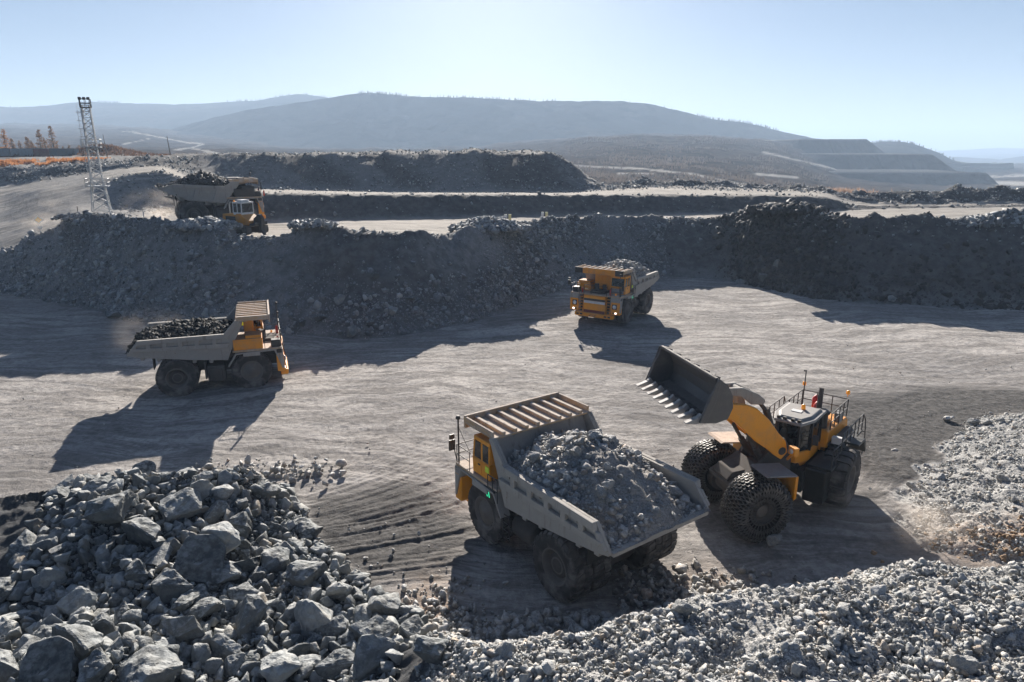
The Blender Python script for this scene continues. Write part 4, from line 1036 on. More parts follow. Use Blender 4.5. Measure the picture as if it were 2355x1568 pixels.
bk.prism([(4.98, 7.2), (4.5, 6.8), (4.3, 7.1), (4.95, 7.6)], -.3, .3)
bko = fr(bk, 'bucket', M_STEEL, .02)
rn = 9
for k in range(rn):
    q = -HWB + .12 + k * (2 * HWB - .24) / (rn - 1); tb = MB()
    tb.prism([(6.2, 6.62), (6.45, 6.60), (6.95, 6.42), (6.98, 6.38), (6.45, 6.32), (6.2, 6.34)], q - .13, q + .13); tb.prism([(6.05, 6.50), (6.25, 6.76), (6.42, 6.62), (6.42, 6.50)], q - .10, q + .10)
    tb.build('tooth', M_TOOTH, bko, .03)
# rear half
r = MB(); r.box(-5.6, -.2, -.95, .95, 1.15, 2.35); r.tube((-2.7, -1.5, 1.52), (-2.7, 1.5, 1.52), .42, 16); r.box(-1.4, -.15, -.6, .6, .85, 2.6)
cw = MB(); cw.prism([(-6.15, 1.2), (-5.62, 1.0), (-5.62, 2.9), (-6.2, 2.9)], -1.4, 1.4); cw.build('counterweight', M_YEL, loader, .06)
r.build('rear_frame', M_DGREEN, loader, .04)
for s in (-1, 1): lug_wheel(loader, -2.7, s * 2.0, s)
h = MB(); h.prism([(-6.15, 2.92), (-5.6, 2.92), (-5.5, 2.62), (-2.6, 2.62), (-2.6, 3.75), (-5.9, 3.55), (-6.1, 3.4)], -1.25, 1.25); h.box(-4.2, -3.0, -.9, .9, 3.72, 3.86); h.build('engine_hood', M_YEL, loader, .06)
h = MB()
for s in (-1, 1): h.box(-5.7, -2.8, min(s * 1.253, s * 1.28), max(s * 1.253, s * 1.28), 2.66, 2.95); h.box(-5.6, -2.6, min(s * .96, s * 1.3), max(s * .96, s * 1.3), 1.9, 2.85)
h.build('side_grille', M_BLACK, loader)
for s in (-1, 1):
    p = MB(); p.box(-2.6, -.55, min(s * 1.0, s * 2.15), max(s * 1.0, s * 2.15), 2.52, 2.64); p.box(-5.7, -2.6, min(s * 1.29, s * 2.15), max(s * 1.29, s * 2.15), 3.02, 3.14); p.build('walkway', M_DGREEN, loader, .02)
    p = MB(); p.prism([(-4.6, 3.0), (-4.9, 2.3), (-4.75, 2.3), (-4.4, 2.9)], min(s * 1.3, s * 2.6), max(s * 1.3, s * 2.6)); p.prism([(-4.5, 3.14), (-3.2, 3.22), (-3.2, 3.1), (-4.5, 3.0)], min(s * 1.3, s * 2.6), max(s * 1.3, s * 2.6)); p.build('rear_fender', M_DGREEN, loader, .02)
    p = MB(); p.box(-1.35, -.35, min(s * .97, s * 1.95), max(s * .97, s * 1.95), .75, 2.5); p.build('side_tank', M_DGREEN, loader, .05)
    p = MB(); rails(p, [(-2.0, s * 2.1), (-5.6, s * 2.1)], 3.1, 4.05, .028, True, .75); rails(p, [(-.6, s * 2.1), (-1.9, s * 2.1)], 2.62, 3.6, .028, True, .65)
    p.path([Vector((-5.6, s * 2.1, 4.05)), Vector((-6.0, s * 2.15, 3.6)), Vector((-6.15, s * 2.2, 2.4)), Vector((-6.0, s * 2.2, 1.6))], .03); p.path([Vector((-5.6, s * 1.7, 3.1)), Vector((-6.05, s * 1.75, 2.9)), Vector((-6.1, s * 1.75, 1.6))], .03)
    for z in (1.7, 2.1, 2.5, 2.9): p.tube((-6.05, s * 1.75, z), (-6.08, s * 2.2, z), .03, 6)
    p.build('guard_rail', M_RAIL, loader)
p = MB(); rails(p, [(-3.0, 1.2), (-5.85, 1.2), (-5.85, -1.2), (-3.0, -1.2)], 3.6, 4.6, .028, True, .75); p.build('guard_rail', M_RAIL, loader)
# cab
def cab_prism(z0, z1, pts, top=None):
    m = MB(); top = top or pts; n = len(pts)
    vs = [Vector((x, y, z0)) for x, y in pts] + [Vector((x, y, z1)) for x, y in top]
    m.add(vs, [tuple(range(n))[::-1], tuple(range(n, 2 * n))] + [(i, (i + 1) % n, n + (i + 1) % n, n + i) for i in range(n)]); return m
OUT = [(-2.5, -.88), (-1.05, -.88), (-.25, -.52), (-.25, .52), (-1.05, .88), (-2.5, .88)]
def sc(k, dx=0): return [(x * 1 + dx, y * k) for x, y in OUT]
m = cab_prism(2.6, 3.18, sc(1.0), sc(1.0)); m2_ = cab_prism(2.0, 2.6, [(-1.6, -.5), (-1.0, -.5), (-.5, -.35), (-.5, .35), (-1.0, .5), (-1.6, .5)], sc(.98)); m.add(m2_.v, m2_.f); cab_l = m.build('cab', M_YEL, loader, .03)
g = cab_prism(3.2, 4.66, sc(.955, -.03), sc(.97, -.06)); g.build('window', M_GLASS, cab_l)
pl = MB()
for (x, y) in OUT: pl.bar((x, y, 3.15), (x - .03, y * .99, 4.72), .09)
pl.box(-2.52, -2.4, -.86, .86, 3.15, 4.7); pl.build('cab_pillar', M_BLACK, cab_l)
rf = cab_prism(4.66, 4.80, [(-2.75, -1.0), (-1.05, -1.0), (-.02, -.66), (-.02, .66), (-1.05, 1.0), (-2.75, 1.0)]); r2 = cab_prism(4.803, 4.90, [(-2.6, -.85), (-1.1, -.85), (-.3, -.55), (-.3, .55), (-1.1, .85), (-2.6, .85)], [(-2.5, -.75), (-1.2, -.75), (-.45, -.48), (-.45, .48), (-1.2, .75), (-2.5, .75)])
rf.add(r2.v, r2.f); rfo = rf.build('cab_roof', M_GREY, cab_l, .02)
p = MB(); p.box(-1.6, -1.25, -.3, .2, 4.905, 4.93); p.build('hatch_label', M_WHITE, rfo)
p = MB(); p.lathe([(0, .24), (.10, .2), (.11, 0)], 12, 'z', (-1.9, .1, 4.92)); p.build('beacon', M_AMBER, loader)
for q in (-.5, -.2, .2, .5):
    p = MB(); p.box(-.25, -.12, q - .08, q + .08, 4.80, 4.93); p.build('work_lamp', M_BLACK, loader)
p = MB(); p.tube((-3.7, .35, 3.7), (-3.7, .35, 5.25), .14, 12); p.tube((-3.7, .35, 5.2), (-3.78, .35, 5.6), .12, 12); p.build('exhaust_stack', M_FRAME, loader)
p = MB(); p.tube((-3.1, .75, 3.6), (-3.1, .75, 4.5), .26, 14); p.tube((-3.1, .75, 4.5), (-3.1, .75, 4.65), .34, 14); p.build('air_cleaner', M_BLACK, loader)
p = MB(); p.tube((-4.0, -.6, 3.6), (-4.0, -.6, 6.3), .03, 6); p.bar((-4.0, -.6, 6.3), (-3.75, -.6, 6.35), .08); p.build('antenna_mast', M_RAIL, loader)
for (x, y) in ((-4.25, .1), (-5.3, -.3)):
    p = MB(); p.lathe([(0, .95), (.08, .92), (.19, .75), (.19, 0), (0, 0)], 14, 'z', (x, y, 3.7)); p.build('fire_extinguisher', M_RED, loader)
for y in (-1.15, 1.15):
    p = MB(); p.tube((-5.8, y, 4.75), (-5.8, y, 4.95), .02, 5); p.lathe([(0, .22), (.09, .18), (.1, 0)], 10, 'z', (-5.8, y, 4.9)); p.build('marker_lamp', M_AMBER, loader)
p = MB(); p.box(-5.2, -4.6, .9, 1.2, 3.55, 4.1); p.build('equipment_box', M_GREY, loader, .03)
p = MB(); p.box(-3.0, -2.7, 1.4, 1.9, 2.64, 3.5); p.build('equipment_box', M_WHITE, loader, .03)
for s in (-1, 1):
    p = MB(); p.bar((.55, s * 1.0, 3.3), (.6, s * 1.5, 3.85), .10); p.box(.5, .75, s * 1.5 - .22, s * 1.5 + .22, 3.75, 4.15); hb_ = fr(p, 'headlamp_bracket', M_YEL)
    p = MB(); p.lathe([(.13, 0), (.11, .04), (0, .05)], 14, 'x', (.752, s * 1.5, 3.95)); p.build('headlamp', M_LENS, hb_)
p = MB(); p.bar((-.2, .9, 4.2), (-.05, 1.35, 4.25), .04); p.box(-.1, -.04, 1.25, 1.5, 3.9, 4.4); p.build('mirror', M_BLACK, loader)
# ---------------------------------------------------------------- rocks
import bmesh
def rock_proto(seed, sub, npts=13, squash=(1, .82, .68), rough_amp=0.05):
    """angular shard: hull of a few points; sub > 0 splits and roughens its faces"""
    rs = np.random.RandomState(seed); q = rs.normal(size=(npts, 3)); q /= np.linalg.norm(q, axis=1, keepdims=True)
    q *= rs.uniform(.72, 1.0, (npts, 1)); q *= np.array(squash) * rs.uniform(.8, 1.2, 3)
    bm = bmesh.new()
    for p in q: bm.verts.new(p)
    bmesh.ops.convex_hull(bm, input=bm.verts); lo = [v for v in bm.verts if not v.link_faces]
    bmesh.ops.delete(bm, geom=lo, context='VERTS')
    if sub:
        bmesh.ops.bevel(bm, geom=bm.edges[:], offset=.05, segments=1, affect='EDGES', clamp_overlap=True)
        bmesh.ops.triangulate(bm, faces=bm.faces[:])
        for _ in range(sub):
            long_ = [e for e in bm.edges if e.calc_length() > .16]
            bmesh.ops.subdivide_edges(bm, edges=long_, cuts=1, use_grid_fill=False); bmesh.ops.triangulate(bm, faces=bm.faces[:])
    bmesh.ops.triangulate(bm, faces=bm.faces[:]); bmesh.ops.recalc_face_normals(bm, faces=bm.faces[:])
    bm.verts.index_update()
    Vv = np.array([v.co[:] for v in bm.verts]); Ff = np.array([[v.index for v in f.verts] for f in bm.faces]); bm.free()
    if sub:
        nrm = Vv / np.linalg.norm(Vv, axis=1, keepdims=True)
        w = fbm(Vv[:, 0] * 1.7 + Vv[:, 2] * 1.3 + seed, Vv[:, 1] * 1.9 - Vv[:, 2] * 1.1, seed, 4, .6)
        st = np.abs(vnoise(Vv[:, 2] * 5 + seed, Vv[:, 0] * .8)) * .5
        Vv += nrm * ((w - st) * rough_amp)[:, None]
    Vv /= np.abs(Vv[:, :2]).max()
    return Vv, Ff
SMALL = [rock_proto(100 + k, 0, 9 + k % 4) for k in range(14)]
MEDIUM = [rock_proto(300 + k, 1, 11 + k % 4, rough_amp=.07) for k in range(10)]
def rand_rot(n, rs):
    q = rs.normal(size=(n, 4)); q /= np.linalg.norm(q, axis=1, keepdims=True); w, x, y, z = q.T
    return np.stack([np.stack([1 - 2 * (y * y + z * z), 2 * (x * y - z * w), 2 * (x * z + y * w)], -1),
                     np.stack([2 * (x * y + z * w), 1 - 2 * (x * x + z * z), 2 * (y * z - x * w)], -1),
                     np.stack([2 * (x * z - y * w), 2 * (y * z + x * w), 1 - 2 * (x * x + y * y)], -1)], 1)
def scatter(name, P, Sz, mat, label=None, cat=None, protos=SMALL, seed=1, kind='stuff', parent=None):
    """many stones as one mesh"""
    rs = np.random.RandomState(seed); n = len(P); which = rs.randint(0, len(protos), n); Rm = rand_rot(n, rs)
    VV, FF, off = [], [], 0
    for k, (pv, pf) in enumerate(protos):
        idx = np.where(which == k)[0]
        if not len(idx): continue
        v = np.einsum('nij,vj->nvi', Rm[idx], pv) * Sz[idx, None, None]
        v = v + P[idx][:, None, :]
        f = pf[None] + (np.arange(len(idx)) * len(pv))[:, None, None] + off
        VV.append(v.reshape(-1, 3)); FF.append(f.reshape(-1, 3)); off += len(idx) * len(pv)
    o = np_mesh(name, np.concatenate(VV), np.concatenate(FF), mat)
    if parent: o.parent = parent
    return tag(o, label, cat, kind=kind)
def sizes(n, a, b, rs, p=2.2):
    u = rs.random_sample(n); return (a ** (1 - p) + u * (b ** (1 - p) - a ** (1 - p))) ** (1 / (1 - p))

M_RPALE = rock_mat('pale_crushed_rock', (0.34, 0.345, 0.34), (0.64, 0.635, 0.62), (0.50, 0.38, 0.27), fine=9, dust=.3)
M_RDARK = rock_mat('dark_blasted_rock', (0.115, 0.125, 0.128), (0.36, 0.37, 0.365), (0.38, 0.33, 0.27), fine=3)
M_RWALL = rock_mat('bank_rock', (0.15, 0.157, 0.162), (0.46, 0.465, 0.465), (0.62, 0.61, 0.60), fine=3)
M_RCOAL = rock_mat('black_rock', (0.035, 0.036, 0.038), (0.10, 0.10, 0.10), (0.16, 0.16, 0.16), rough=0.75, fine=3)
M_RLOAD = rock_mat('grey_rock_load', (0.28, 0.275, 0.265), (0.58, 0.56, 0.535), (0.46, 0.34, 0.26), fine=8)
M_RRUST = rock_mat('rusty_rock', (0.34, 0.17, 0.08), (0.46, 0.27, 0.15), fine=6)
def ochre_mat(): return rock_mat('ochre_rock', (0.26, 0.17, 0.10), (0.42, 0.30, 0.20), fine=8)
M_ROCH = ochre_mat()

def big_proto(name, seed, mat):
    v, f = rock_proto(seed, 4, 12 + seed % 6, (1, .82, .72), 0.07)
    me = bpy.data.meshes.new(name); me.from_pydata([tuple(p) for p in v], [], [tuple(q) for q in f]); me.update(); me.materials.append(mat)
    return me
BIG = [big_proto('boulder', 500 + k, M_RDARK) for k in range(14)]
BIGP = [big_proto('boulder', 600 + k, M_RPALE) for k in range(8)]
BIGL = [big_proto('boulder', 700 + k, M_RLOAD) for k in range(8)]
BIGR = big_proto('boulder', 760, M_RRUST)
RS = np.random.RandomState(11)
def boulder(me, p, r, label, group=None, flat=1.0, rot=None):
    o = bpy.data.objects.new('boulder', me); COL.objects.link(o)
    o.location = p; o.scale = (r, r * RS.uniform(.85, 1.1), r * flat * RS.uniform(.85, 1.1))
    o.rotation_euler = rot or (RS.uniform(-.5, .5), RS.uniform(-.5, .5), RS.uniform(0, 6.28))
    return tag(o, label, 'boulder', group)
def on_ground(xd, yd):
    """where a sight line meets the modelled ground"""
    p = at(xd, yd, 0.0)
    for _ in range(12): p = at(xd, yd, float(ground_h(p.x, p.y)))
    return p
placed = []
# named boulders of the foreground heap: picture column, row, width on the 2354-wide picture
NAMED = [(420, 1165, 108, 'large flat-topped boulder crowning the dark heap, with a pale layered top'),
         (250, 1172, 110, 'broad angular boulder on the dark heap with a smooth tilted upper face'),
         (512, 1130, 62, 'upright blocky boulder at the top of the dark heap beside the flat-topped one'),
         (492, 1246, 140, 'long pale boulder lying in the middle of the dark heap'),
         (362, 1278, 84, 'rounded knobbly boulder left of the long pale one in the heap'),
         (450, 1296, 120, 'dark ridged boulder in the shadowed middle of the heap'),
         (515, 1318, 96, 'brown-grey boulder leaning over the dark hollow in the heap'),
         (395, 1350, 92, 'round dark boulder with a cleft face in the heap hollow'),
         (180, 1482, 150, 'long pale slab boulder near the lower corner of the dark heap'),
         (330, 1540, 165, 'greenish grey boulder cut off by the bottom edge of the picture'),
         (655, 1535, 130, 'big smooth boulder at the foot of the heap by the pale gravel'),
         (425, 1448, 96, 'tall boulder with a split sunlit edge above the bottom row'),
         (605, 1352, 48, 'small upright wedge boulder standing alone under the heap'),
         (860, 1462, 105, 'flat brown-grey boulder at the edge of heap and pale gravel'),
         (950, 1452, 90, 'reddish dark flat slab where the heap meets the gravel'),
         (985, 1490, 100, 'triangular dark boulder half buried in the pale gravel edge'),
         (940, 1405, 55, 'pointed upright boulder at the corner of the heap behind the slab'),
         (110, 1330, 76, 'rounded boulder with one sunlit side on the shaded left of the heap'),
         (50, 1500, 80, 'pitted boulder low on the shaded left of the heap'),
         (100, 1545, 120, 'dull grey boulder in the bottom left corner of the heap'),
         (470, 1400, 85, 'dome-shaped boulder under the dark hollow of the heap'),
         (560, 1370, 80, 'black shaded boulder inside the hollow of the heap'),
         (330, 1225, 95, 'shaded boulder wedged below the flat-topped boulder'),
         (690, 1210, 62, 'flat slab boulder on the right shoulder of the heap'),
         (740, 1265, 50, 'cube-like boulder on the outer right edge of the heap')]
for k, (xd, yd, w, lab) in enumerate(NAMED):
    p = on_ground(xd, yd + w * .2); dpt = p.y * CP + (CAM_H - p.z) * SP; r = w / FPX * dpt / 2 * 1.06
    boulder(BIG[k % len(BIG)], (p.x, p.y, p.z + r * .42), r, lab, flat=.9, rot=(RS.uniform(-.25, .25), RS.uniform(-.3, .3), RS.uniform(-.5, .5)))
    placed.append((p.x, p.y, r * 1.0))
def fill(n, gen, rmin, rmax, over, seed, tries=60000, p=2.0):
    rs = np.random.RandomState(seed); out = []
    cand = np.sort(sizes(tries, rmin, rmax, rs, p))[::-1]
    pts = gen(rs, tries); A = np.array(placed) if placed else np.zeros((0, 3)); new = []
    for r, q in zip(cand, pts):
        if len(new) >= n: break
        if len(A) and np.any((A[:, 0] - q[0]) ** 2 + (A[:, 1] - q[1]) ** 2 < ((A[:, 2] + r) * over) ** 2): continue
        new.append((q[0], q[1], r)); A = np.vstack([A, (q[0], q[1], r)])
    placed.extend(new); return new
def heap_pts(rs, n):
    x = rs.uniform(-21, 0, n * 5); y = rs.uniform(12.5, 33, n * 5)
    x = x * (0.55 + y / 60); _, gb, gh, gs = ground_h(x, y, True)
    ok = (gh > .75) & (gb * (x > -4) < .9); return np.stack([x[ok], y[ok]], -1)[:n]
hb = fill(145, heap_pts, .26, 1.0, .56, 21, tries=280, p=1.6)
for k, (x, y, r) in enumerate(hb):
    z = float(ground_h(x, y))
    boulder(BIG[k % len(BIG)], (x, y, z + r * .45), r, 'angular grey boulder lying loose among the others of the dark foreground heap', 'boulders of the dark foreground heap')
hs = fill(3000, heap_pts, .12, .40, .52, 22, p=2.2, tries=7000)
P_ = np.array(hs); rr = P_[:, 2]
Pz = ground_h(P_[:, 0], P_[:, 1]) + rr * .3 + np.random.RandomState(3).uniform(0, .25, len(rr))
rs = np.random.RandomState(5); q = heap_pts(rs, 16000); s2 = sizes(len(q), .04, .2, rs, 2.2)
q2z = ground_h(q[:, 0], q[:, 1]) + s2 * .3 + rs.uniform(0, .12, len(q))
scatter('boulder_heap_rubble', np.concatenate([np.stack([P_[:, 0], P_[:, 1], Pz], -1), np.stack([q[:, 0], q[:, 1], q2z], -1)]), np.concatenate([rr * 1.15, s2]), M_RDARK,
        'smaller dark stones filling the gaps of the foreground boulder heap', 'rubble', MEDIUM, 6)

# pale gravel of the right bank and the slope at the right edge
def gravel_pts(rs, n):
    y = 9.5 * np.exp(rs.random_sample(n * 4) * math.log(23 / 9.5)); x = rs.uniform(-7, 28, n * 4)
    _, gb, gh, gs = ground_h(x, y, True); pr = gb * (1 - gh) * (0.55 + .9 * vnoise(x * .35, y * .35, 140) + .3)
    ok = rs.random_sample(len(x)) < pr; return np.stack([x[ok], y[ok]], -1)[:n]
gbig = fill(45, lambda r_, n: gravel_pts(r_, n), .17, .42, .9, 31, tries=70, p=2.0)
for k, (x, y, r) in enumerate(gbig):
    boulder(BIGP[k % len(BIGP)], (x, y, float(ground_h(x, y)) + r * .4), r, 'pale angular boulder half sunk in the sunlit gravel bank in front', 'pale boulders on the gravel bank')
rs = np.random.RandomState(32); q = gravel_pts(rs, 56000); s = sizes(len(q), .022, .15, rs, 2.25)
z = ground_h(q[:, 0], q[:, 1]) + s * .25 + rs.uniform(0, .06, len(q))
scatter('gravel', np.stack([q[:, 0], q[:, 1], z], -1), s * 1.25, M_RPALE, 'pale crushed rock covering the sunlit bank along the bottom of the picture', 'gravel', SMALL + MEDIUM[:4], 33)
def side_pts(rs, n):
    y = rs.uniform(23, 45, n * 6); x = rs.uniform(14, 40, n * 6); _, gb, gh, gs = ground_h(x, y, True)
    ok = rs.random_sample(len(x)) < gs * (.5 + 1.0 * np.clip(vnoise(x * .4, y * .4, 141) + .3, 0, 1)); return np.stack([x[ok], y[ok]], -1)[:n]
rs = np.random.RandomState(35); q = side_pts(rs, 22000); s = sizes(len(q), .025, .13, rs, 2.3); z = ground_h(q[:, 0], q[:, 1]) + s * .2
scatter('gravel', np.stack([q[:, 0], q[:, 1], z], -1), s * 1.2, M_RPALE, 'pale stones strewn on the slope behind and beside the wheel loader', 'gravel', SMALL + MEDIUM[:4], 36)
SIDE = [(2055, 1038, 22), (2180, 965, 34), (2235, 975, 40), (2270, 975, 30), (2200, 1000, 20), (2300, 968, 26), (2095, 1120, 30), (2160, 1100, 40), (2130, 1075, 26), (2220, 1090, 24), (2000, 1128, 20), (2305, 1105, 36), (2250, 1030, 22), (2330, 1150, 24), (2110, 1180, 22)]
for k, (xd, yd, w) in enumerate(SIDE):
    p = on_ground(xd, yd); w *= .8; dpt = p.y * CP + (CAM_H - p.z) * SP; r = w / FPX * dpt / 2
    boulder(BIGP[k % len(BIGP)], (p.x, p.y, p.z + r * .25), r, 'pale boulder on the sunlit slope to the right of the wheel loader', 'pale boulders beside the wheel loader')
p = on_ground(1775, 1255); boulder(BIGP[2], (p.x, p.y, .25), .5, 'squarish boulder on the shaded ground in front of the chained front wheel')
p = on_ground(1940, 1338); boulder(BIGR, (p.x, p.y, p.z + .12), .26, 'single rust-orange stone on the crest of the pale gravel bank')
rs = np.random.RandomState(38); pc = at(2280, 1270); n = 420
q = np.stack([pc.x + 1.5 + rs.normal(0, 3.0, n), pc.y + rs.normal(0, .9, n)], -1); s = sizes(n, .04, .2, rs, 2.2)
scatter('ochre_rubble', np.stack([q[:, 0], q[:, 1], ground_h(q[:, 0], q[:, 1]) + s * .3], -1), s * 1.2, M_ROCH, 'rusty brown stones in a band at the right edge above the gravel bank', 'rubble', SMALL, 39)
# stones under the tail of the near truck and loose on the floor
rs = np.random.RandomState(40); pts = []
for (xd, yd, sx, sy, n, a, b) in ((1640, 1370, 2.2, .9, 420, .05, .24), (1350, 1452, 4.2, .55, 620, .06, .32), (1120, 1452, 2.4, .5, 240, .05, .28), (1010, 1405, .9, 1.2, 180, .05, .25), (1540, 1350, 1.4, 1.0, 140, .06, .3),
                                  (680, 1085, 1.1, .7, 60, .08, .35), (560, 1075, 2.5, .6, 60, .06, .3), (780, 1330, 2, 2, 90, .04, .14)):
    c = at(xd, yd); q = np.stack([c.x + rs.normal(0, sx, n), c.y + rs.normal(0, sy, n)], -1); pts.append(np.column_stack([q, sizes(n, a, b, rs, 2.0)]))
q = np.concatenate(pts); scatter('rubble', np.stack([q[:, 0], q[:, 1], ground_h(q[:, 0], q[:, 1]) + q[:, 2] * .35], -1), q[:, 2] * 1.15, M_RLOAD, 'broken rock spilled on the floor behind the near dump truck', 'rubble', SMALL + MEDIUM[:3], 41)
for k, (xd, yd, w) in enumerate(((1430, 1432, 62), (1360, 1440, 50), (1315, 1448, 44), (1590, 1395, 56), (1500, 1418, 40), (1470, 1395, 30), (1230, 1442, 36), (1180, 1425, 30))):
    p = on_ground(xd, yd); dpt = p.y * CP + (CAM_H - p.z) * SP; r = w / FPX * dpt / 2
    boulder(BIGL[k % len(BIGL)], (p.x, p.y, p.z + r * .35), r, 'grey boulder on the shaded ground between the near dump truck and the gravel bank', 'boulders behind the near dump truck')
rs = np.random.RandomState(43); n = 1100; y = 24 * np.exp(rs.random_sample(n) * math.log(75 / 24)); x = rs.uniform(-.8, .8, n) * y; s = sizes(n, .02, .10, rs, 2.8)
scatter('loose_stones', np.stack([x, y, ground_h(x, y) + s * .5], -1), s, M_RLOAD, 'small loose stones scattered over the pit floor', 'stones', SMALL, 44)

# ---------------------------------------------------------------- rocks on the benches
def sheet_rocks(n, dens, a, b, seed, p=2.4, lift=.25):
    rs = np.random.RandomState(seed)
    e1 = np.hypot(np.diff(S.X, axis=1)[:-1], np.diff(S.Y, axis=1)[:-1]); e2 = np.sqrt(np.diff(S.Y, axis=0)[:, :-1] ** 2 + np.diff(S.Z, axis=0)[:, :-1] ** 2)
    w = (e1 * e2 * dens[:-1, :-1]).ravel(); w = np.maximum(w, 0); w /= w.sum()
    i = rs.choice(len(w), n, p=w); r, c = np.divmod(i, S.shape[1] - 1); fr_, fc_ = rs.random_sample(n), rs.random_sample(n)
    def ip(A): return (A[r, c] * (1 - fr_) * (1 - fc_) + A[r + 1, c] * fr_ * (1 - fc_) + A[r, c + 1] * (1 - fr_) * fc_ + A[r + 1, c + 1] * fr_ * fc_)
    s = sizes(n, a, b, rs, p); return np.stack([ip(S.X), ip(S.Y), ip(S.Z) + s * lift], -1), s
patch = sstep(-.25, .35, fbm(S.X * .07, S.R * .9 + 4, 151, 3)); toe = np.exp(-((S.R - 1.05) / .35) ** 2)
left_of = sstep(1560, 1500, S.xd)
cone = np.exp(-((S.xd - 1215 + (1.6 - S.R) * 90) / 70) ** 2) * w1 * 1.3 + np.exp(-((S.xd - 330) / 260) ** 2) * w1 * .55 + np.exp(-((S.xd - 790) / 120) ** 2) * w1 * .5 * sstep(1.8, 1.1, S.R)
d1 = (cone + w1 * (.05 + .8 * patch ** 1.5) * left_of + toe * 1.2 * left_of) * sstep(-150, 0, S.xd)
P1, s1 = sheet_rocks(16000, d1, .06, .6, 52, 2.6)
scatter('bank_rubble', P1, s1, M_RWALL, 'blue-grey broken rock covering the long shaded bank across the middle', 'rubble', SMALL + MEDIUM[:4], 53)
dr_ = w1 * np.exp(-((S.xd - 1790 - (S.R - 1.5) * -30) / 95) ** 2) * 2.0 + w1 * sstep(1650, 1700, S.xd) * .035 + toe * .5 * sstep(1650, 1700, S.xd) + np.exp(-((S.R - 2.0) / .3) ** 2) * np.exp(-((S.xd - 1820) / 95) ** 2)
P2, s2 = sheet_rocks(6500, dr_, .10, .7, 54, 2.2)
scatter('bank_rubble', P2, s2, M_RCOAL, 'dark glinting rock spilled down the right-hand bank', 'rubble', SMALL + MEDIUM[:4], 55)
crest = np.exp(-((S.R - 2.25) / .30) ** 2) * sstep(150, 300, S.xd); d3 = crest * (.25 + patch)
P3, s3 = sheet_rocks(2600, d3, .08, .5, 56, 2.3)
scatter('crest_stones', P3, s3, M_RWALL, 'stones lying along the crest of the middle bank', 'stones', SMALL, 57)
d4 = w3 * .5 * sstep(440, 520, S.xd) + S.band(5.85, 6.3, .1) * sstep(440, 520, S.xd) * .6 + S.band(3.6, 5.0, .2) * sstep(240, 290, S.xd) * sstep(470, 430, S.xd) * 1.3 + S.band(6.0, 7.0, .15) * sstep(470, 400, S.xd) * 1.0 + w2 * .25 + S.band(5.7, 7.4, .2) * sstep(1380, 1440, S.xd) * .8
P4, s4 = sheet_rocks(9000, d4, .12, .55, 58, 2.4)
scatter('bench_stones', P4, s4, M_RWALL, 'scattered rocks on the faces of the upper benches', 'stones', SMALL[:6], 59)
def surf(xd, rid):
    c = int(np.argmin(np.abs(S.xd[0] - xd))); r = int(np.argmin(np.abs(S.rid - rid))); return Vector((S.X[r, c], S.Y[r, c], S.Z[r, c]))
def rock_pile(c, rx, ry, h, n, a, b, mat, label, seed, ang=0.0):
    rs = np.random.RandomState(seed); t = rs.random_sample(n) ** .55; f = rs.uniform(0, 2 * math.pi, n)
    dx, dy = t * np.cos(f), t * np.sin(f); lump = 1 + .35 * vnoise(dx * 2.5 + seed, dy * 2.5, seed)
    s = sizes(n, a, b, rs, 2.0); P = np.stack([c.x + dx * rx, c.y + dy * ry, c.z + h * np.clip(1 - t ** 1.3, 0, 1) * lump - .15 + s * .1], -1)
    return scatter('rock_pile', P, s * 1.2, mat, label, 'rock pile', SMALL + MEDIUM[:5], seed + 1)
rock_pile(surf(1125, 2.25), 5.0, 3.2, 1.3, 1300, .12, .5, M_RWALL, 'pale grey rock pile tipped on the crest of the middle bank', 161)
rock_pile(surf(466, 2.2), 4.2, 2.4, .75, 900, .14, .55, M_RWALL, 'rock pile in front of the bulldozer on the bench edge', 163)
rock_pile(surf(1810, 2.1), 5.5, 3.0, 0.8, 900, .14, .7, M_RCOAL, 'dark rock pile on top of the right-hand bank', 165)
rock_pile(surf(2330, 2.5), 7.5, 3.2, 1.5, 1300, .13, .6, M_RWALL, 'rock pile at the right edge beside the upper track', 167)
rock_pile(surf(720, 2.1), 2.6, 2.0, 0.4, 300, .12, .5, M_RWALL, 'small heap of rock on the bank crest right of the bulldozer', 169)
rock_pile(surf(200, 2.4), 4.5, 2.5, 0.6, 260, .10, .35, M_RWALL, 'earthy mound with stones below the lattice mast', 171)
WB = [(810, 763, 40), (740, 735, 30), (905, 715, 30), (780, 690, 34), (945, 690, 26), (1190, 690, 22), (270, 725, 44), (850, 745, 26), (700, 745, 26), (1090, 735, 22), (990, 745, 24), (640, 600, 22), (860, 640, 22), (1750, 640, 30), (1780, 610, 26), (1830, 580, 22), (1700, 655, 26), (2050, 690, 24)]
for k, (xd, yd, w) in enumerate(WB):
    c = int(np.argmin(np.abs(S.xd[0] - xd))); ysc = 784 + FPX * np.tan(np.arctan2(CAM_H - S.Z[:, c], S.Y[:, c]) - PITCH); m = (S.rid > .95) & (S.rid < 2.1)
    r_ = np.where(m)[0][np.argmin(np.abs(ysc[m] - yd))]; p = Vector((S.X[r_, c], S.Y[r_, c], S.Z[r_, c])); dpt = p.y * CP + (CAM_H - p.z) * SP; r = w / FPX * dpt / 2
    boulder(BIG[k % len(BIG)], (p.x, p.y - r * .3, p.z + r * .3), r, 'grey boulder resting on the slope or at the foot of the long middle bank', 'boulders along the middle bank')

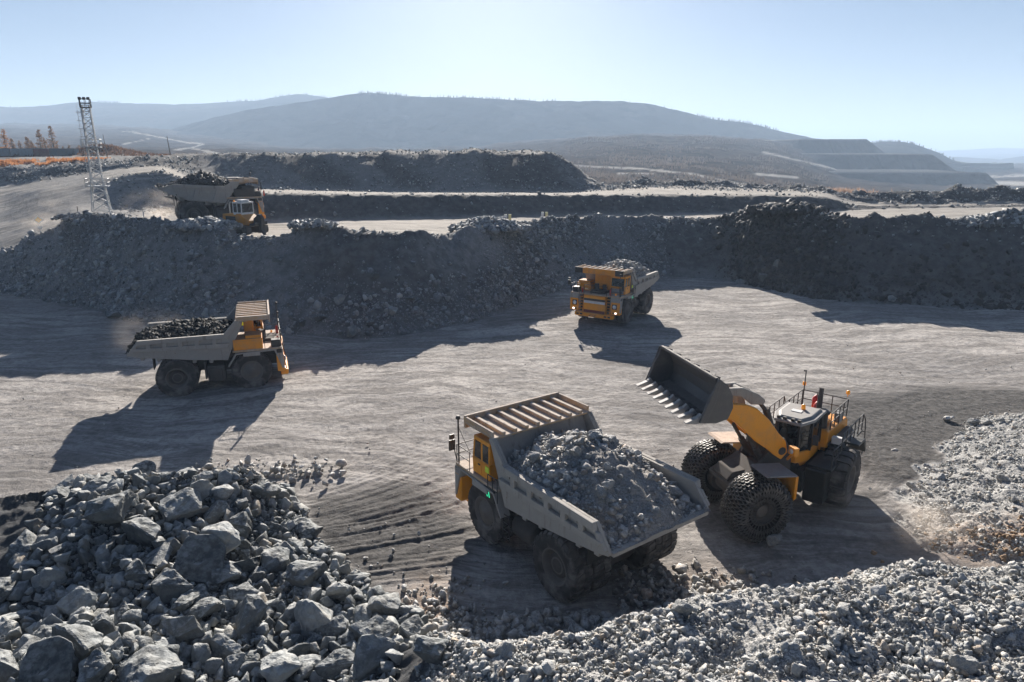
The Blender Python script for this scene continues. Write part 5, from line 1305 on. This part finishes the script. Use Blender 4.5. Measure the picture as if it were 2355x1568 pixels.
# ---------------------------------------------------------------- loads in the trucks
def truck_load(truck, label, mat, hgt, seed, n, a, b, spec, peak=-1.6, bigs=0, fines=None, lenf=1.0):
    """heap lying in the dump body: a mound with rock on it"""
    M = Matrix.Translation(truck.location) @ truck.rotation_euler.to_matrix().to_4x4() @ Matrix.Diagonal((*truck.scale, 1))
    rs = np.random.RandomState(seed); fl = spec['floor']; rail = spec['side'][0][1]
    gx, gy = np.meshgrid(np.linspace(-6.3, 1.5, 90), np.linspace(-2.86, 2.86, 64), indexing='ij')
    fx = [fl[3][0], fl[2][0], fl[1][0], fl[0][0]]; fz = [fl[3][1], fl[2][1], fl[1][1], fl[0][1]]
    def top(x, y):
        base = np.interp(x, fx, fz)
        e = np.clip(1 - (np.abs((x - peak) / (4.9 * lenf)) ** 1.7 + np.abs(y / 3.6) ** 2.0), -0.2, 1)
        z = rail - .75 + hgt * e + .22 * fbm(x * 1.1, y * 1.1, seed, 4)
        side = sstep(2.9, 2.3, np.abs(y)); z = np.minimum(z, rail - .35 + 2.5 * (2.9 - np.abs(y)))
        z = np.minimum(z, base + .10 + .95 * np.clip(x + 6.2, 0, 9)); z = np.minimum(z, base + 2.2 + 0 * x)if False else z
        wallx = np.interp(z, [fl[1][1], fl[0][1]], [fl[1][0], fl[0][0]])
        return np.maximum(z, base + .02)
    gz = top(gx, gy)
    xw = np.interp(gz, [fl[1][1], fl[0][1]], [fl[1][0], fl[0][0]]) - .06
    gx2 = np.minimum(gx, xw)
    Pm = np.stack([gx2, gy, gz], -1).reshape(-1, 3)
    Pm = np.array([(M @ Vector(p))[:] for p in Pm])
    o = np_mesh('rock_load', Pm, grid_faces(*gx.shape), fines or mat, True)
    tag(o, label, 'rock load', kind='stuff')
    x = rs.uniform(-6.1, 1.3, n); y = rs.uniform(-2.75, 2.75, n); s = sizes(n, a, b, rs, 2.3); z = top(x, y) + s * .25
    keep = x < np.interp(z, [fl[1][1], fl[0][1]], [fl[1][0], fl[0][0]]) - .15; keep &= rs.random_sample(n) < np.clip(.35 + 1.2 * (np.abs(y) / 2.8) ** 2 + .9 * (x > peak) + .4 * vnoise(x, y, seed + 3), 0, 1)
    if bigs: keep &= rs.random_sample(n) > .96 * np.exp(-((x + 3.9) / 2.2) ** 2 - ((y + .3) / 1.7) ** 2)
    W = np.array([(M @ Vector(p))[:] for p in np.stack([x, y, z], -1)[keep]])
    q = scatter('rock_load_stones', W, s[keep] * 1.1, mat, None, None, SMALL + MEDIUM[:5], seed + 5)
    q.parent = o
    return M, top
M_FINE = rock_mat('load_fines', (0.33, 0.31, 0.29), (0.34, 0.32, 0.30), fine=14)
M_FINED = rock_mat('dark_load_fines', (0.025, 0.025, 0.025), (0.026, 0.026, 0.026), fine=6)  # fines darkened too, backlit shade of the side load in the colour
M_RBACKLIT = rock_mat('backlit_load_rock', (0.014, 0.014, 0.015), (0.05, 0.05, 0.05), rough=.8, fine=5, dust=.1)  # near-black stands for the side load seen against the light
Mn, topn = truck_load(TR['near'], 'pale grey rock heaped in the body of the near dump truck', M_RLOAD, 1.75, 201, 4200, .035, .24, BODY_A, peak=-1.2, fines=M_FINE, bigs=1)
BG = [(-.2, .9, .42), (-.6, -1.2, .55), (-1.1, -.8, .42), (-1.4, -1.6, .45), (.2, 1.7, .5), (-2.2, -2.3, .42), (-.4, .1, .3), (-.9, .5, .32), (-1.3, .2, .28), (-1.9, -.6, .3), (-1.6, -1.0, .26), (-.2, -.4, .34), (.1, .5, .3), (-2.3, .9, .28), (-3.2, .8, .3), (-3.9, 1.0, .26),
      (-4.8, -2.2, .36), (-5.2, -2.3, .34), (-4.3, -2.5, .30), (-5.4, -1.9, .28), (-5.0, -2.55, .32), (-4.6, -2.6, .26), (-5.5, -2.4, .24), (-3.6, -2.4, .24), (-4.0, 1.5, .3), (-4.4, 1.3, .28), (-4.9, 1.8, .25), (-5.3, 2.1, .3), (-5.5, 1.6, .22), (-2.9, 1.8, .26), (-2.0, 1.9, .3), (-1.2, 2.0, .28), (-.4, 2.2, .3), (-3.1, .2, .24), (-2.6, -1.6, .26), (-1.7, .9, .3)]
for k, (x, y, r) in enumerate(BG):
    z = float(topn(np.array(x), np.array(y))) + r * .35
    boulder(BIGL[k % len(BIGL)], Mn @ Vector((x, y, z)), r, 'grey rock lying on the load heaped in the near dump truck', 'rocks on the near truck load')
truck_load(TR['side'], 'dark rubble filling the body of the dump truck seen side-on', M_RBACKLIT, 1.15, 211, 3200, .05, .26, BODY_A, peak=-1.8, fines=M_FINED, lenf=1.15)
truck_load(TR['front'], 'pale dusty rock showing above the canopy of the oncoming dump truck', M_RLOAD, 2.1, 221, 1800, .05, .35, BODY_A, peak=-2.0, fines=M_FINE)
truck_load(TR['big'], 'dark blocky rock piled high in the body of the bench dump truck', M_RCOAL, 1.75, 231, 1800, .08, .45, BODY_B, peak=-1.6, fines=M_FINED, lenf=.75)
# ---------------------------------------------------------------- lattice mast
M_GALV = paint_mat('galvanised_steel', (0.50, 0.51, 0.52), amount=0.2, rough=0.45, metal=0.3, updust=0.2)
mb_ = atY(235, 488, 97); MZ = 8.3; MX, MY = mb_.x, 97.0; MH = 24.2 - MZ
mast = empty('lattice_mast', (MX, MY, MZ), R(24))
tag(mast, 'tall grey steel lattice floodlight mast standing behind the left end of the bank', 'mast')
def mw(h):      # half width at height h
    t = h / MH; return 1.25 - 0.62 * min(t / .42, 1) ** .8 - .18 * max(0, (t - .42) / .58)
def corner(h, i): w = mw(h); return Vector((w * (1 if i in (0, 3) else -1), w * (1 if i in (0, 1) else -1), h))
legs = MB(); br = MB(); hs_ = [0, 1.3, 2.6, 3.7, 4.7, 5.6, 6.5, 7.3, 8.1, 8.9, 9.7, 10.5, 11.3, 12.1, 12.9, 13.7, 14.5, MH - .6]
for a, b in zip(hs_[:-1], hs_[1:]):
    for i in range(4):
        legs.bar(corner(a, i), corner(b, i), .13); j = (i + 1) % 4
        br.bar(corner(b, i), corner(b, j), .05)
        if (hs_.index(a) + i) % 2: br.bar(corner(a, i), corner(b, j), .09)
        else: br.bar(corner(a, j), corner(b, i), .09)
legs.build('legs', M_GALV, mast); br.build('bracing', M_GALV, mast)
for h in (4.7, 9.9):
    p = MB(); w = mw(h) + .55; p.box(-w, w, -w, w, h - .06, h + .04); rails(p, [(-w, -w), (w, -w), (w, w), (-w, w), (-w, -w)], h, h + 1.0, .03, True, .9); p.build('platform', M_GALV, mast)
p = MB(); w = .62; z = MH - .9; p.box(-w, w, -w, w, z - .06, z + .04); rails(p, [(-w, -w), (w, -w), (w, w), (-w, w), (-w, -w)], z, z + 1.1, .035, True, .7); p.build('top_basket', M_FRAME, mast)
p = MB()
for x in (-.5, 0, .5):
    p.box(x - .18, x + .18, -.75, -.5, MH + .05, MH + .4)
for x in (-.5, 0, .5): p.box(x - .02, x + .02, -.6, -.56, z, MH + .1)
p.build('floodlight', M_BLACK, mast)
p = MB()
for x in (-1.02, -.62): p.tube((x, .1, 6.5), (x - .05, .1, MH - .4), .025, 5)
for k in range(26): zz = 6.6 + k * .33; p.tube((-1.05, .1, zz), (-.62, .1, zz), .02, 5)
for k in range(8): zz = 7 + k * 1.05; p.lathe([(.38, 0), (.38, .05)], 10, 'z', (-.95, .1, zz))
p.build('caged_ladder', M_GALV, mast)

# ---------------------------------------------------------------- bulldozer
M_DOZ = paint_mat('bulldozer_yellow', (0.70, 0.27, 0.012), amount=0.3, rough=0.45, updust=0.3)
dz = empty('bulldozer', (atY(556, 515, 83).x, 83.0, 8.1), math.atan2(.50, -.86))
dz.scale = (1.15, 1.15, 1.15)
tag(dz, 'small orange bulldozer with a white cab beside the big dump truck on the bench', 'bulldozer')
p = MB(); p.prism([(-2.1, .95), (-.2, .95), (-.2, 2.05), (-.9, 2.1), (-1.9, 1.55), (-2.15, 1.4)], -.85, .85); p.build('rear_body', M_DOZ, dz, .06)
p = MB(); p.prism([(-.25, .95), (2.1, .95), (2.2, 1.3), (2.15, 1.95), (-.25, 2.15)], -.62, .62); p.build('engine_hood', M_DOZ, dz, .06)
p = MB(); p.box(.1, 1.6, -.66, .66, 1.2, 1.75); p.build('side_grille', M_BLACK, dz)
c_ = MB(); c_.box(-1.15, .25, -.8, .8, 3.1, 3.25); c_.box(-1.1, .2, -.76, .76, 1.95, 2.2)
for x in (-1.08, -.45, .18):
    for y in (-.74, .74): c_.bar((x, y, 2.1), (x, y * .96, 3.15), .11)
cbz = c_.build('cab', M_WHITE, dz, .03)
for s in (-1, 1): p = MB(); p.box(-1.02, .12, s * .72 - .01, s * .72 + .01, 2.2, 3.1); p.build('side_window', M_GLASS, cbz)
p = MB(); p.box(.15, .17, -.7, .7, 2.2, 3.1); p.build('windscreen', M_GLASS, cbz)
p = MB(); p.box(-1.09, -1.07, -.7, .7, 2.2, 3.1); p.build('rear_window', M_GLASS, cbz)
p = MB(); p.box(-.9, -.1, -.5, .5, 3.25, 3.45); p.build('air_conditioner', M_WHITE, dz, .04)
p = MB(); p.lathe([(0, .2), (.09, .16), (.1, 0)], 10, 'z', (.1, .6, 3.25)); p.build('beacon', M_AMBER, dz)
for s in (-1, 1):
    tr = MB(); pts = [(-2.0, .42 + .42), (-2.3, .42), (-1.95, .05), (1.9, .05), (2.3, .45), (1.95, .84)]
    n = 46; loop = []
    for k in range(60):
        a = 2 * math.pi * k / 60
        x = 1.9 * max(-1, min(1, 1.35 * math.cos(a))) + .42 * math.cos(a); z = .48 + .44 * max(-1, min(1, 1.25 * math.sin(a))); loop.append((x, z))
    tr.prism(loop, s * 1.1 - .28, s * 1.1 + .28)
    for k in range(0, 60, 2):
        x, z = loop[k]; tr.box(x - .05, x + .05, s * 1.1 - .3, s * 1.1 + .3, z - .05, z + .05)
    tr.build('track', M_FRAME, dz)
    p = MB(); p.lathe([(0, -.3), (.36, -.3), (.36, .3), (0, .3)], 20, 'y', (-2.0, s * 1.1, .55)); p.build('sprocket', M_RIM, dz)
p = MB(); p.box(-2.9, -2.4, -.5, .5, 1.0, 1.3); p.prism([(-2.1, 1.6), (-2.9, 2.1), (-3.3, 1.7), (-3.2, .6), (-3.4, -.05), (-3.0, .4), (-2.8, 1.2), (-2.1, 1.0)], -.22, .22); p.prism([(-2.1, 1.1), (-3.0, 1.3), (-3.0, 1.0), (-2.1, .8)], -.8, .8); p.build('ripper', M_BLACK, dz, .03)
p = MB(); prof = [(3.0, .05), (2.8, .35), (2.75, .8), (2.85, 1.2), (3.05, 1.45)]; p.prism(prof + [(2.95, 1.5), (2.68, 1.2), (2.6, .8), (2.65, .3)], -1.9, 1.9); p.build('blade', M_STEEL, dz, .02)
p = MB()
for s in (-1, 1): p.bar((-.5, s * 1.5, .45), (2.7, s * 1.6, .4), .2, .28); p.tube((1.9, s * .5, 1.7), (2.7, s * .6, .9), .08, 8)
p.build('push_arm', M_DOZ, dz)
p = MB(); p.tube((1.2, .35, 2.0), (1.2, .35, 3.0), .07, 8); p.tube((1.2, .35, 2.95), (1.0, .35, 3.2), .06, 8); p.build('exhaust_pipe', M_CHROME, dz)

# ---------------------------------------------------------------- signs, poles, containers
def ground_at(xd, rid): return surf(xd, rid)
p0 = surf(95, 2.95); sg = empty('road_sign', p0, R(30))
tag(sg, 'yellow and white diamond road sign on a post beside the haul road', 'sign')
hgt = 2.0; p = MB(); p.tube((0, 0, -.4), (0, 0, hgt), .05, 8); p.build('post', M_GALV, sg)
def diamond(r, y): return [Vector((0, y, hgt - r)), Vector((r, y, hgt)), Vector((0, y, hgt + r)), Vector((-r, y, hgt))]
p = MB()
v_ = diamond(.62, -.07) + diamond(.62, -.05); p.add(v_, [(0, 1, 2, 3), (7, 6, 5, 4), (0, 4, 5, 1), (1, 5, 6, 2), (2, 6, 7, 3), (3, 7, 4, 0)]); pl_ = p.build('sign_board', M_WHITE, sg)
p = MB(); v_ = diamond(.42, -.085) + diamond(.42, -.074); p.add(v_, [(0, 1, 2, 3), (7, 6, 5, 4), (0, 4, 5, 1), (1, 5, 6, 2), (2, 6, 7, 3), (3, 7, 4, 0)]); p.build('yellow_centre', plain('sign_yellow', (0.85, 0.45, 0.04), 0.5), pl_)
p = MB(); p.box(-.28, .28, -.07, -.05, .7, 1.15); p.build('lower_plate', M_WHITE, sg)
for k, (xd, lab) in enumerate(((1168, 'small pale marker board left of the other one under the dark bench wall'), (1253, 'small pale marker board right of the other one under the dark bench wall'))):
    q = surf(xd, 3.4); e = empty('marker_post', q); tag(e, lab, 'marker post', 'marker posts on the bench')
    for s in (-.32, .32): m = MB(); m.box(s - .2, s + .2, -.04, .04, .35, 1.25); m.build('board', M_WHITE if s < 0 else plain('pale_yellow', (.7, .62, .3), .6), e)
    m = MB(); m.box(-.5, .5, .04, .08, .6, .75); m.box(-.45, -.37, .04, .1, -.2, .6); m.box(.37, .45, .04, .1, -.2, .6); m.build('frame', M_FRAME, e)
M_WOOD = paint_mat('weathered_pole', (0.10, 0.085, 0.075), amount=.2, rough=.8)
for xd, rid, h, lean, lab in ((391, 7.25, 4.6, .06, 'dark leaning pole standing alone at the edge of the haul road'), (245, 7.7, 6.2, .04, 'thin dark pole on the brown knoll behind the lattice mast')):
    q = surf(xd, rid); m = MB(); m.tube((0, 0, -.5), (-lean * h, 0, h), .11, 8, .07); o = m.build('utility_pole', M_WOOD); o.location = q; tag(o, lab, 'pole')
for xd, rid, h, lab in ((182, 3.4, 1.9, 'short slanted stake by the track left of the lattice mast'), (333, 2.9, 1.7, 'short white stake between the lattice mast and the big dump truck')):
    q = surf(xd, rid); m = MB(); m.tube((0, 0, -.3), (.05, 0, h), .05, 6); m.tube((.05, 0, h - .5), (.05, 0, h), .06, 6); o = m.build('stake', M_WHITE if xd > 200 else M_WOOD); o.location = q; tag(o, lab, 'stake')
cont_cols = [((0.20, 0.26, 0.31), 0, 28, 'faded blue container at the left edge of the row under the larches'), ((0.24, 0.30, 0.34), 32, 82, 'light blue-grey container, second in the row under the larches'), ((0.22, 0.10, 0.085), 84, 118, 'dull red container in the row under the larches'), ((0.15, 0.18, 0.20), 120, 178, 'long dark grey container at the right end of the row under the larches'), ((0.10, 0.11, 0.12), -60, -4, 'dark container leaving the picture at the left edge')]
for cc, xa, xb, lab in cont_cols:
    Yc = 226.0; a, b = atY(xa, 357, Yc), atY(xb, 357, Yc); w = b.x - a.x
    e = empty('container', ((a.x + b.x) / 2, Yc, 16.2)); tag(e, lab, 'container', 'containers in a row under the larches')
    cm = paint_mat('container_paint', cc, amount=.4, rough=.6, updust=.5)
    m = MB(); m.box(-w / 2, w / 2, -1.2, 1.2, .15, 2.35)
    for k in range(int(w / .45)): x = -w / 2 + .25 + k * .45; m.box(x - .08, x + .08, -1.26, -1.2, .3, 2.2)
    m.build('wall', cm, e)
    m = MB(); m.box(-w / 2 - .05, w / 2 + .05, -1.28, 1.28, 2.35, 2.5); m.build('roof', M_GREY, e)

# ---------------------------------------------------------------- brown knoll, orange grass, larches
def knoll_h(x, y):
    c = atY(235, 340, 238); return 3.6 * np.exp(-((x - c.x) / 11.5) ** 2 - ((y - c.y) / 9.0) ** 2) * (1 + .15 * fbm(x * .15, y * .15, 181, 3))
gx, gy = np.meshgrid(np.linspace(-175, -85, 160), np.linspace(222, 280, 60), indexing='xy')
kz = 16.0 + knoll_h(gx, gy) + .5 * fbm(gx * .06, gy * .06, 182, 4) - 6 * sstep(262, 280, gy) - 5 * sstep(-108, -86, gx)
mk, nt, b = new_mat('brown_scrub_ground'); v = coords(nt); n1 = noise(nt, v, .3, 6, .7)
L(nt, mixc(nt, ramp(nt, n1, .35, .65), (0.06, 0.045, 0.038), (0.13, 0.085, 0.06)), b.inputs['Base Color']); b.inputs['Roughness'].default_value = .95; bump(nt, b, n1, .8, .5)
tag(np_mesh('knoll', np.stack([gx, gy, kz], -1).reshape(-1, 3), grid_faces(*gx.shape), mk, True), kind='structure')
def blades(name, P, H, W, mat, label, seed, cat='grass', per=3):
    """upright tufts of thin crossing blades"""
    rs = np.random.RandomState(seed); n = len(P); V_, F_ = [], []
    for k in range(per):
        a = rs.uniform(0, math.pi * 2, n); d = np.stack([np.cos(a), np.sin(a), 0 * a], -1); lean = np.stack([rs.normal(0, .25, n), rs.normal(0, .25, n), np.ones(n)], -1) * H[:, None] * rs.uniform(.6, 1.1, n)[:, None]
        b0 = P + d * W[:, None] * rs.normal(0, .6, n)[:, None]
        V_.append(np.stack([b0 - d * W[:, None] * .5, b0 + d * W[:, None] * .5, b0 + lean], 1))
    A = np.concatenate(V_).reshape(-1, 3); F = np.arange(len(A)).reshape(-1, 3)
    return tag(np_mesh(name, A, F, mat), label, cat, kind='stuff')
def leafy(name, c0, c1):
    m, nt, b = new_mat(name); g = nt.nodes.new('ShaderNodeNewGeometry'); c = mixc(nt, g.outputs['Random Per Island'], c0, c1)
    L(nt, c, b.inputs['Base Color']); b.inputs['Roughness'].default_value = .9; b.inputs['Specular IOR Level'].default_value = .1
    tr = nt.nodes.new('ShaderNodeBsdfTranslucent'); L(nt, c, tr.inputs['Color']); mx = nt.nodes.new('ShaderNodeMixShader'); mx.inputs[0].default_value = .5
    L(nt, b.outputs[0], mx.inputs[1]); L(nt, tr.outputs[0], mx.inputs[2]); L(nt, mx.outputs[0], nt.nodes['Material Output'].inputs['Surface'])
    return m
M_OGRASS = leafy('orange_autumn_grass', (0.30, 0.12, 0.045), (0.50, 0.26, 0.12)); M_BRUSH = leafy('brown_brush', (0.07, 0.045, 0.035), (0.16, 0.09, 0.06))
rs = np.random.RandomState(191); PP = []
msk = och * 1.0
w_ = (msk[:-1, :-1] * (S.xd[:-1, :-1] > -120)).ravel(); i = rs.choice(len(w_), 5000, p=w_ / w_.sum()); r_, c_ = np.divmod(i, S.shape[1] - 1); f1, f2 = rs.random_sample(5000), rs.random_sample(5000)
def bil(A): return A[r_, c_] * (1 - f1) * (1 - f2) + A[r_ + 1, c_] * f1 * (1 - f2) + A[r_, c_ + 1] * (1 - f1) * f2 + A[r_ + 1, c_ + 1] * f1 * f2
PG = np.stack([bil(S.X), bil(S.Y), bil(S.Z)], -1)
blades('orange_grass', PG, rs.uniform(.35, .9, 5000), np.full(5000, .35), M_OGRASS, 'strip of orange autumn grass along the bank at the upper left', 192)
x = rs.uniform(-170, -92, 9000); y = rs.uniform(224, 258, 9000); z = 16.0 + knoll_h(x, y) + .5 * fbm(x * .06, y * .06, 182, 4) - 5 * sstep(-108, -86, x); k_ = rs.random_sample(9000) < .25 + knoll_h(x, y) / 3.6
blades('brush', np.stack([x, y, z - .1], -1)[k_], rs.uniform(.3, 1.3, k_.sum()), np.full(k_.sum(), .4), M_BRUSH, 'leafless brown brush covering the knoll at the upper left', 193, 'brush')
M_BARK = rock_mat('larch_bark', (0.05, 0.042, 0.036), (0.07, 0.06, 0.05)); M_LARCH = leafy('larch_needles', (0.13, 0.085, 0.055), (0.30, 0.19, 0.12)); M_LARCHO = leafy('orange_larch_needles', (0.26, 0.13, 0.06), (0.46, 0.24, 0.11))
def larch(name, p, h, seed, dens, mat, label, group='larches at the upper left'):
    rs = np.random.RandomState(seed); t = empty(name, p); tag(t, label, 'tree', group)
    m = MB(); px = Vector((0, 0, -.5)); nseg = 7; pts = [px]
    for k in range(1, nseg + 1): pts.append(Vector((rs.normal(0, .06) * k ** .5, rs.normal(0, .06) * k ** .5, h * k / nseg)))
    for k in range(nseg): m.tube(pts[k], pts[k + 1], .17 * (1 - k / nseg) + .03, 7, .17 * (1 - (k + 1) / nseg) + .03)
    Q, Dn = [], []
    nb = int(60 * dens) + 10
    for k in range(nb):
        f = rs.uniform(.18, .98); a = rs.uniform(0, 6.283); ln = (1.05 - f) * h * .26 * rs.uniform(.5, 1.2) + .25; o = Vector((0, 0, f * h)); e = o + Vector((math.cos(a) * ln, math.sin(a) * ln, ln * rs.uniform(-.15, .35)))
        m.tube(o, e, .04, 4, .015)
        for j in range(int(5 + 9 * dens)): q = o.lerp(e, rs.uniform(.25, 1.05)); Q.append((q.x + rs.normal(0, .12), q.y + rs.normal(0, .12), q.z + rs.normal(0, .12)))
    m.build('trunk', M_BARK, t)
    Q = np.array(Q); n = len(Q); a = rs.normal(size=(n, 3)); a /= np.linalg.norm(a, axis=1, keepdims=True); b_ = np.cross(a, rs.normal(size=(n, 3))); b_ /= np.linalg.norm(b_, axis=1, keepdims=True); s = rs.uniform(.10, .26, n)[:, None]
    A = np.stack([Q - a * s, Q + a * s, Q + b_ * s * .9], 1).reshape(-1, 3)
    o = np_mesh('crown', A, np.arange(len(A)).reshape(-1, 3), mat); o.parent = t
    return t
LAR = [(15, 345, 1.25, 230, 1.0, 1, 'tall orange-leaved larch at the left edge with a bare dark top', 9.2), (-14, 345, .9, 236, 1, 1, 'orange larch half outside the left edge of the picture', 7.5), (30, 345, 0, 240, .8, 0, 'shorter brown larch beside the tall orange one', 6.0), (48, 345, 0, 244, .35, 0, 'thin nearly bare larch left of the group in the middle', 5.5), (66, 345, 0, 238, .9, 0, 'broad brown larch in the middle of the row', 6.6), (76, 345, 0, 242, .7, 0, 'brown larch just right of the broad one', 5.4),
       (95, 345, 0, 235, 1.0, 0, 'tall pointed brown larch, left of the tallest pair', 8.6), (106, 345, 0, 243, .6, 0, 'smaller brown larch between the two tall pointed ones', 6.2), (124, 345, 0, 235, 1.1, 0, 'tall pointed brown larch at the right end of the row', 9.3), (133, 345, 0, 241, .3, 0, 'young sparse larch to the right of the tall pointed one', 4.6), (160, 345, 0, 244, .25, 0, 'tiny bare larch between the row and the lattice mast', 3.6), (146, 345, 0, 246, .2, 0, 'thin bare larch stem near the lattice mast', 3.4), (182, 340, 0, 250, .15, 0, 'bare twig-like larch just left of the lattice mast', 3.8)]
for k, (xd, yd, _, Y, dn, orange, lab, h) in enumerate(LAR):
    q = atY(xd, yd, Y); larch('larch', (q.x, Y, 15.9 + float(knoll_h(np.array(q.x), np.array(Y)))), h, 900 + k, dn, M_LARCHO if orange else M_LARCH, lab)

# ---------------------------------------------------------------- far woods: stuff
def far_trees(name, X, Y, Z, H, mat, label, seed):
    rs = np.random.RandomState(seed); n = len(X); V_ = []
    for k in range(3):
        a = rs.uniform(0, 3.14, n) if k else np.zeros(n); w = H * rs.uniform(.10, .2, n); dx, dy = np.cos(a) * w, np.sin(a) * w
        V_.append(np.stack([np.stack([X - dx, Y - dy, Z - .5], -1), np.stack([X + dx, Y + dy, Z - .5], -1), np.stack([X + rs.normal(0, .5, n), Y, Z + H], -1)], 1))
    A = np.concatenate(V_).reshape(-1, 3)
    return tag(np_mesh(name, A, np.arange(len(A)).reshape(-1, 3), mat), label, 'woods', kind='stuff')
M_FARW = leafy('far_woods', (0.02, 0.02, 0.02), (0.05, 0.045, 0.04)); M_SCRW = leafy('far_scrub', (0.085, 0.074, 0.067), (0.155, 0.13, 0.115))
def crest_trees(s, spans, n, h0, h1, seed, label):
    rs = np.random.RandomState(seed); xs_ = np.concatenate([rs.uniform(a, b, int(n * d)) for a, b, d in spans])
    r = int(np.argmin(np.abs(s.rid - 2.0))); c = np.clip(np.searchsorted(s.xd[0], xs_), 0, s.shape[1] - 1); rr = r - rs.randint(0, 4, len(xs_))
    far_trees('woods', s.X[rr, c] + rs.uniform(-6, 6, len(xs_)), s.Y[rr, c], s.Z[rr, c], rs.uniform(h0, h1, len(xs_)), M_FARW, label, seed + 1)
crest_trees(RB, [(820, 930, 1), (930, 1060, .15), (1025, 1180, .8), (1180, 1280, .3), (1600, 1790, 1.3), (1430, 1600, .05)], 130, 3, 8, 195, 'sparse trees along the skyline of the main ridge')
crest_trees(RA, [(225, 275, 1), (-50, 225, .2), (520, 690, .8), (690, 800, .5)], 110, 4, 9, 197, 'sparse trees on the skyline of the far left hills')
crest_trees(RC, [(1995, 2110, 1), (2110, 2240, .5)], 110, 3, 6, 199, 'trees on the crest behind the terraced tips')
rs = np.random.RandomState(201); xd_ = rs.uniform(1300, 1900, 16000); rw = rs.uniform(1.0, 4.2, 16000)
c = np.clip(np.searchsorted(V.xd[0], xd_), 0, V.shape[1] - 1); r = np.clip(np.searchsorted(V.rid, rw), 0, V.shape[0] - 1)
den = fbm(V.X[r, c] * .012, V.Y[r, c] * .02, 205, 3) > .05 + .25 * (V.xd[r, c] > 1780); den &= road[r, c] < .2
far_trees('scrub', (V.X[r, c] + rs.uniform(-3, 3, 16000))[den], (V.Y[r, c] + rs.uniform(-4, 4, 16000))[den], V.Z[r, c][den], rs.uniform(.8, 2.8, den.sum()), M_SCRW, 'pinkish bare birch scrub on the slope beyond the mine benches', 202)
q = surf(1960, 7.4); rs = np.random.RandomState(207); n = 700
blades('brush', np.stack([rs.normal(q.x - 1, 3.6, n), q.y + 6 + rs.normal(0, 1.5, n), np.full(n, q.z - .6)], -1), rs.uniform(.4, 1.9, n), np.full(n, .25), leafy('pink_brush', (.25, .17, .13), (.42, .31, .25)), 'pinkish bare brush showing over the dark berm on the right', 208, 'brush')
# ---------------------------------------------------------------- air
def haze_box(name, x0, x1, y0, y1, z0, z1, dens, colr, aniso):
    m = MB(); m.box(x0, x1, y0, y1, z0, z1)
    mt = bpy.data.materials.new(name); mt.use_nodes = True; nt = mt.node_tree
    for n in list(nt.nodes):
        if n.type != 'OUTPUT_MATERIAL': nt.nodes.remove(n)
    pv = nt.nodes.new('ShaderNodeVolumePrincipled')
    pv.inputs['Color'].default_value = rgb(colr); pv.inputs['Density'].default_value = dens; pv.inputs['Anisotropy'].default_value = aniso
    L(nt, pv.outputs[0], [n for n in nt.nodes if n.type == 'OUTPUT_MATERIAL'][0].inputs['Volume'])
    return tag(m.build(name, mt), kind='stuff')
haze_box('haze', -9000, 9000, -60, 9500, -130, 330, 0.00028, (0.58, 0.76, 1.0), 0.1)

def dust_puff(c, rx, ry, rz_, dens, seed, label, colr=(0.80, 0.72, 0.64)):
    m = MB(); prof = [(math.sin(math.pi * k / 10), math.cos(math.pi * k / 10)) for k in range(11)]; m.lathe(prof, 20, 'z')
    mt = bpy.data.materials.new('dust'); mt.use_nodes = True; nt = mt.node_tree
    for n in list(nt.nodes):
        if n.type != 'OUTPUT_MATERIAL': nt.nodes.remove(n)
    tc = nt.nodes.new('ShaderNodeTexCoord'); ln = nt.nodes.new('ShaderNodeVectorMath'); ln.operation = 'LENGTH'; L(nt, tc.outputs['Object'], ln.inputs[0])
    mp = nt.nodes.new('ShaderNodeMapping'); mp.inputs['Location'].default_value = (seed, seed * .7, 0); L(nt, tc.outputs['Object'], mp.inputs[0])
    n1 = noise(nt, mp.outputs[0], 1.7, 4, .6)
    f = math2(nt, 'MULTIPLY', ramp(nt, ln.outputs['Value'], 1.0, 0.1), ramp(nt, n1, .42, .72))
    pv = nt.nodes.new('ShaderNodeVolumePrincipled'); pv.inputs['Color'].default_value = rgb(colr); pv.inputs['Anisotropy'].default_value = .3
    L(nt, math2(nt, 'MULTIPLY', f, dens), pv.inputs['Density'])
    L(nt, pv.outputs[0], [n for n in nt.nodes if n.type == 'OUTPUT_MATERIAL'][0].inputs['Volume'])
    o = m.build('dust', mt); o.location = c; o.scale = (rx, ry, rz_)
    return tag(o, label, 'dust', kind='stuff')
dust_puff(on_ground(2060, 1235) + Vector((0, 0, .9)), 4.5, 2.6, 1.9, .7, 1, 'thin dust drifting over the shaded ground behind the wheel loader')
dust_puff(surf(330, 3.0) + Vector((0, 6, 1.5)), 7, 5, 3.4, .22, 2, 'dust cloud behind the tail of the big dump truck')
dust_puff(surf(150, 2.0) + Vector((0, -1, .5)), 6, 4, 2.8, .20, 3, 'dust blowing over the left end of the bank')
dust_puff(TR['side'].location + Vector((-5.0, .5, 3.6)), 4.5, 3.0, 2.6, .14, 4, 'dust hanging over the tail of the dump truck seen side-on')
